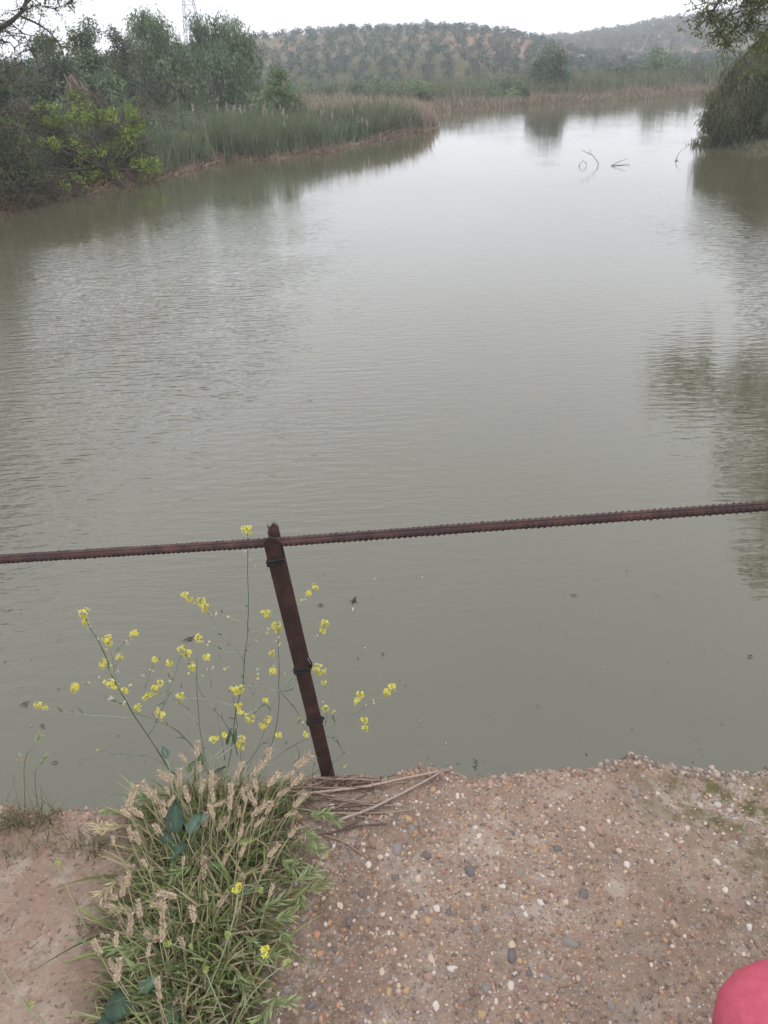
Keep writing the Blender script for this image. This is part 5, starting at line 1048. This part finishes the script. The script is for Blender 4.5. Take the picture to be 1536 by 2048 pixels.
Bp = [rl(cx, -.02, 1.93), rl(cx, .03, 2.1), rl(cx, .06, sh), rl(cx, .09, sh + .09), rl(cx, .12, sh + .2), rl(cx, .12, sh + .27),
      rl(cx - .17, .06, sh - .01), rl(cx - .22, .17, sh - .2), rl(kx + .08, ky - .1, 2.06), rl(cx + .17, .06, sh - .01), rl(cx + .24, .17, sh - .2), rl(kn2[0] - .02, kn2[1] - .1, 2.06)]
body = skinned('body', Bp, [(0, 1), (1, 2), (2, 3), (3, 4), (4, 5), (2, 6), (6, 7), (7, 8), (2, 9), (9, 10), (10, 11)], [.11, .125, .12, .055, .095, .075, .065, .045, .03, .065, .045, .03], SKIN, pe)
skinned('shirt', [p * 1.0 for p in Bp[:3]] + [Bp[6], Bp[7] * .6 + Bp[6] * .4, Bp[9], Bp[10] * .6 + Bp[9] * .4, Bp[2] + np.array([0, .012, .035])], [(0, 1), (1, 2), (2, 3), (3, 4), (2, 5), (5, 6), (2, 7)], [.13, .142, .135, .08, .062, .08, .062, .07], GREYCLOTH, pe)
for wr, sx in ((Bp[8], -1), (Bp[11], 1)):
    pts_ = [wr, wr + [0, .05, -.01]]; ed = [(0, 1)]; rad = [(.026, .018), (.036, .014)]
    for q, (dx, l) in enumerate(((-.03, .062), (-.011, .075), (.01, .07), (.03, .055))): i = len(pts_); pts_ += [wr + [dx, .085, -.014], wr + [dx * 1.15, .085 + l * .55, -.03], wr + [dx * 1.2, .085 + l * .85, -.055]]; ed += [(1, i), (i, i + 1), (i + 1, i + 2)]; rad += [.009, .008, .007]
    i = len(pts_); pts_ += [wr + [-.035 * sx, .035, -.015], wr + [-.055 * sx, .06, -.03]]; ed += [(0, i), (i, i + 1)]; rad += [.011, .009]
    skinned('hand', pts_, ed, rad, SKIN, pe, 1)
for a_ in (ank, ank2):
    skinned('shoe', [rl(a_[0], a_[1] - .02, 1.56), rl(a_[0], a_[1] + .07, 1.54), rl(a_[0], a_[1] + .17, 1.53)], [(0, 1), (1, 2)], [(.045, .045), (.045, .038), (.042, .03)], SHOE, pe)
hd = Bp[4] + (0, .01, .03)
hb = MB(); V, F = pebble_shape('h', 1, 9, 14); V = unit(V); top_ = V[(V[:, 2] > -.35)]
Vh = V * [.088, .105, .12]; Vh[:, 1] -= .012; Vh = np.where((V[:, 1:2] > .35) & (V[:, 2:3] < .45), Vh * .8, Vh); hb.add(Vh + hd + [0, 0, .01], F); obj('hair', hb.mesh('hair', HAIR, True), pe)
fbm_ = MB(); fbm_.tube(np.array([hd + [0, .09, .02], hd + [0, .11, -.01], hd + [0, .118, -.025]]), [.008, .012, .014], 8); fbm_.tube(np.array([hd + [-.025, .092, -.06], hd + [0, .1, -.062], hd + [.025, .092, -.06]]), .006, 6)
for s in (-1, 1): fbm_.add(V * [.012, .02, .03] + hd + [s * .09, 0, 0], F)
obj('face', fbm_.mesh('face', SKIN, True), pe)
for s in (-1, 1): eb = MB(); eb.add(V * .012 + hd + [s * .033, .085, .02], F); obj('eye', eb.mesh('eye', EYE, True), pe)

# ------------------------------------------------------------------ haze
hm = bpy.data.materials.new('air_haze'); hm.use_nodes = True; hn = hm.node_tree; hn.nodes.clear(); ho = hn.nodes.new('ShaderNodeOutputMaterial'); hv = hn.nodes.new('ShaderNodeVolumePrincipled')
hv.inputs['Color'].default_value = (.94, .965, 1, 1); hv.inputs['Density'].default_value = HAZE; hn.links.new(hv.outputs[0], ho.inputs['Volume'])
X0, X1, Y0, Y1, Z0, Z1 = -650, 650, -650, 650, -3.2, 75
V = [(x, y, z) for x in (X0, X1) for y in (Y0, Y1) for z in (Z0, Z1)]
o = obj('haze', mesh('haze', V, np.array([[0, 1, 3, 2], [4, 6, 7, 5], [0, 4, 5, 1], [2, 3, 7, 6], [0, 2, 6, 4], [1, 5, 7, 3]]), hm)); tag(o, kind='stuff')
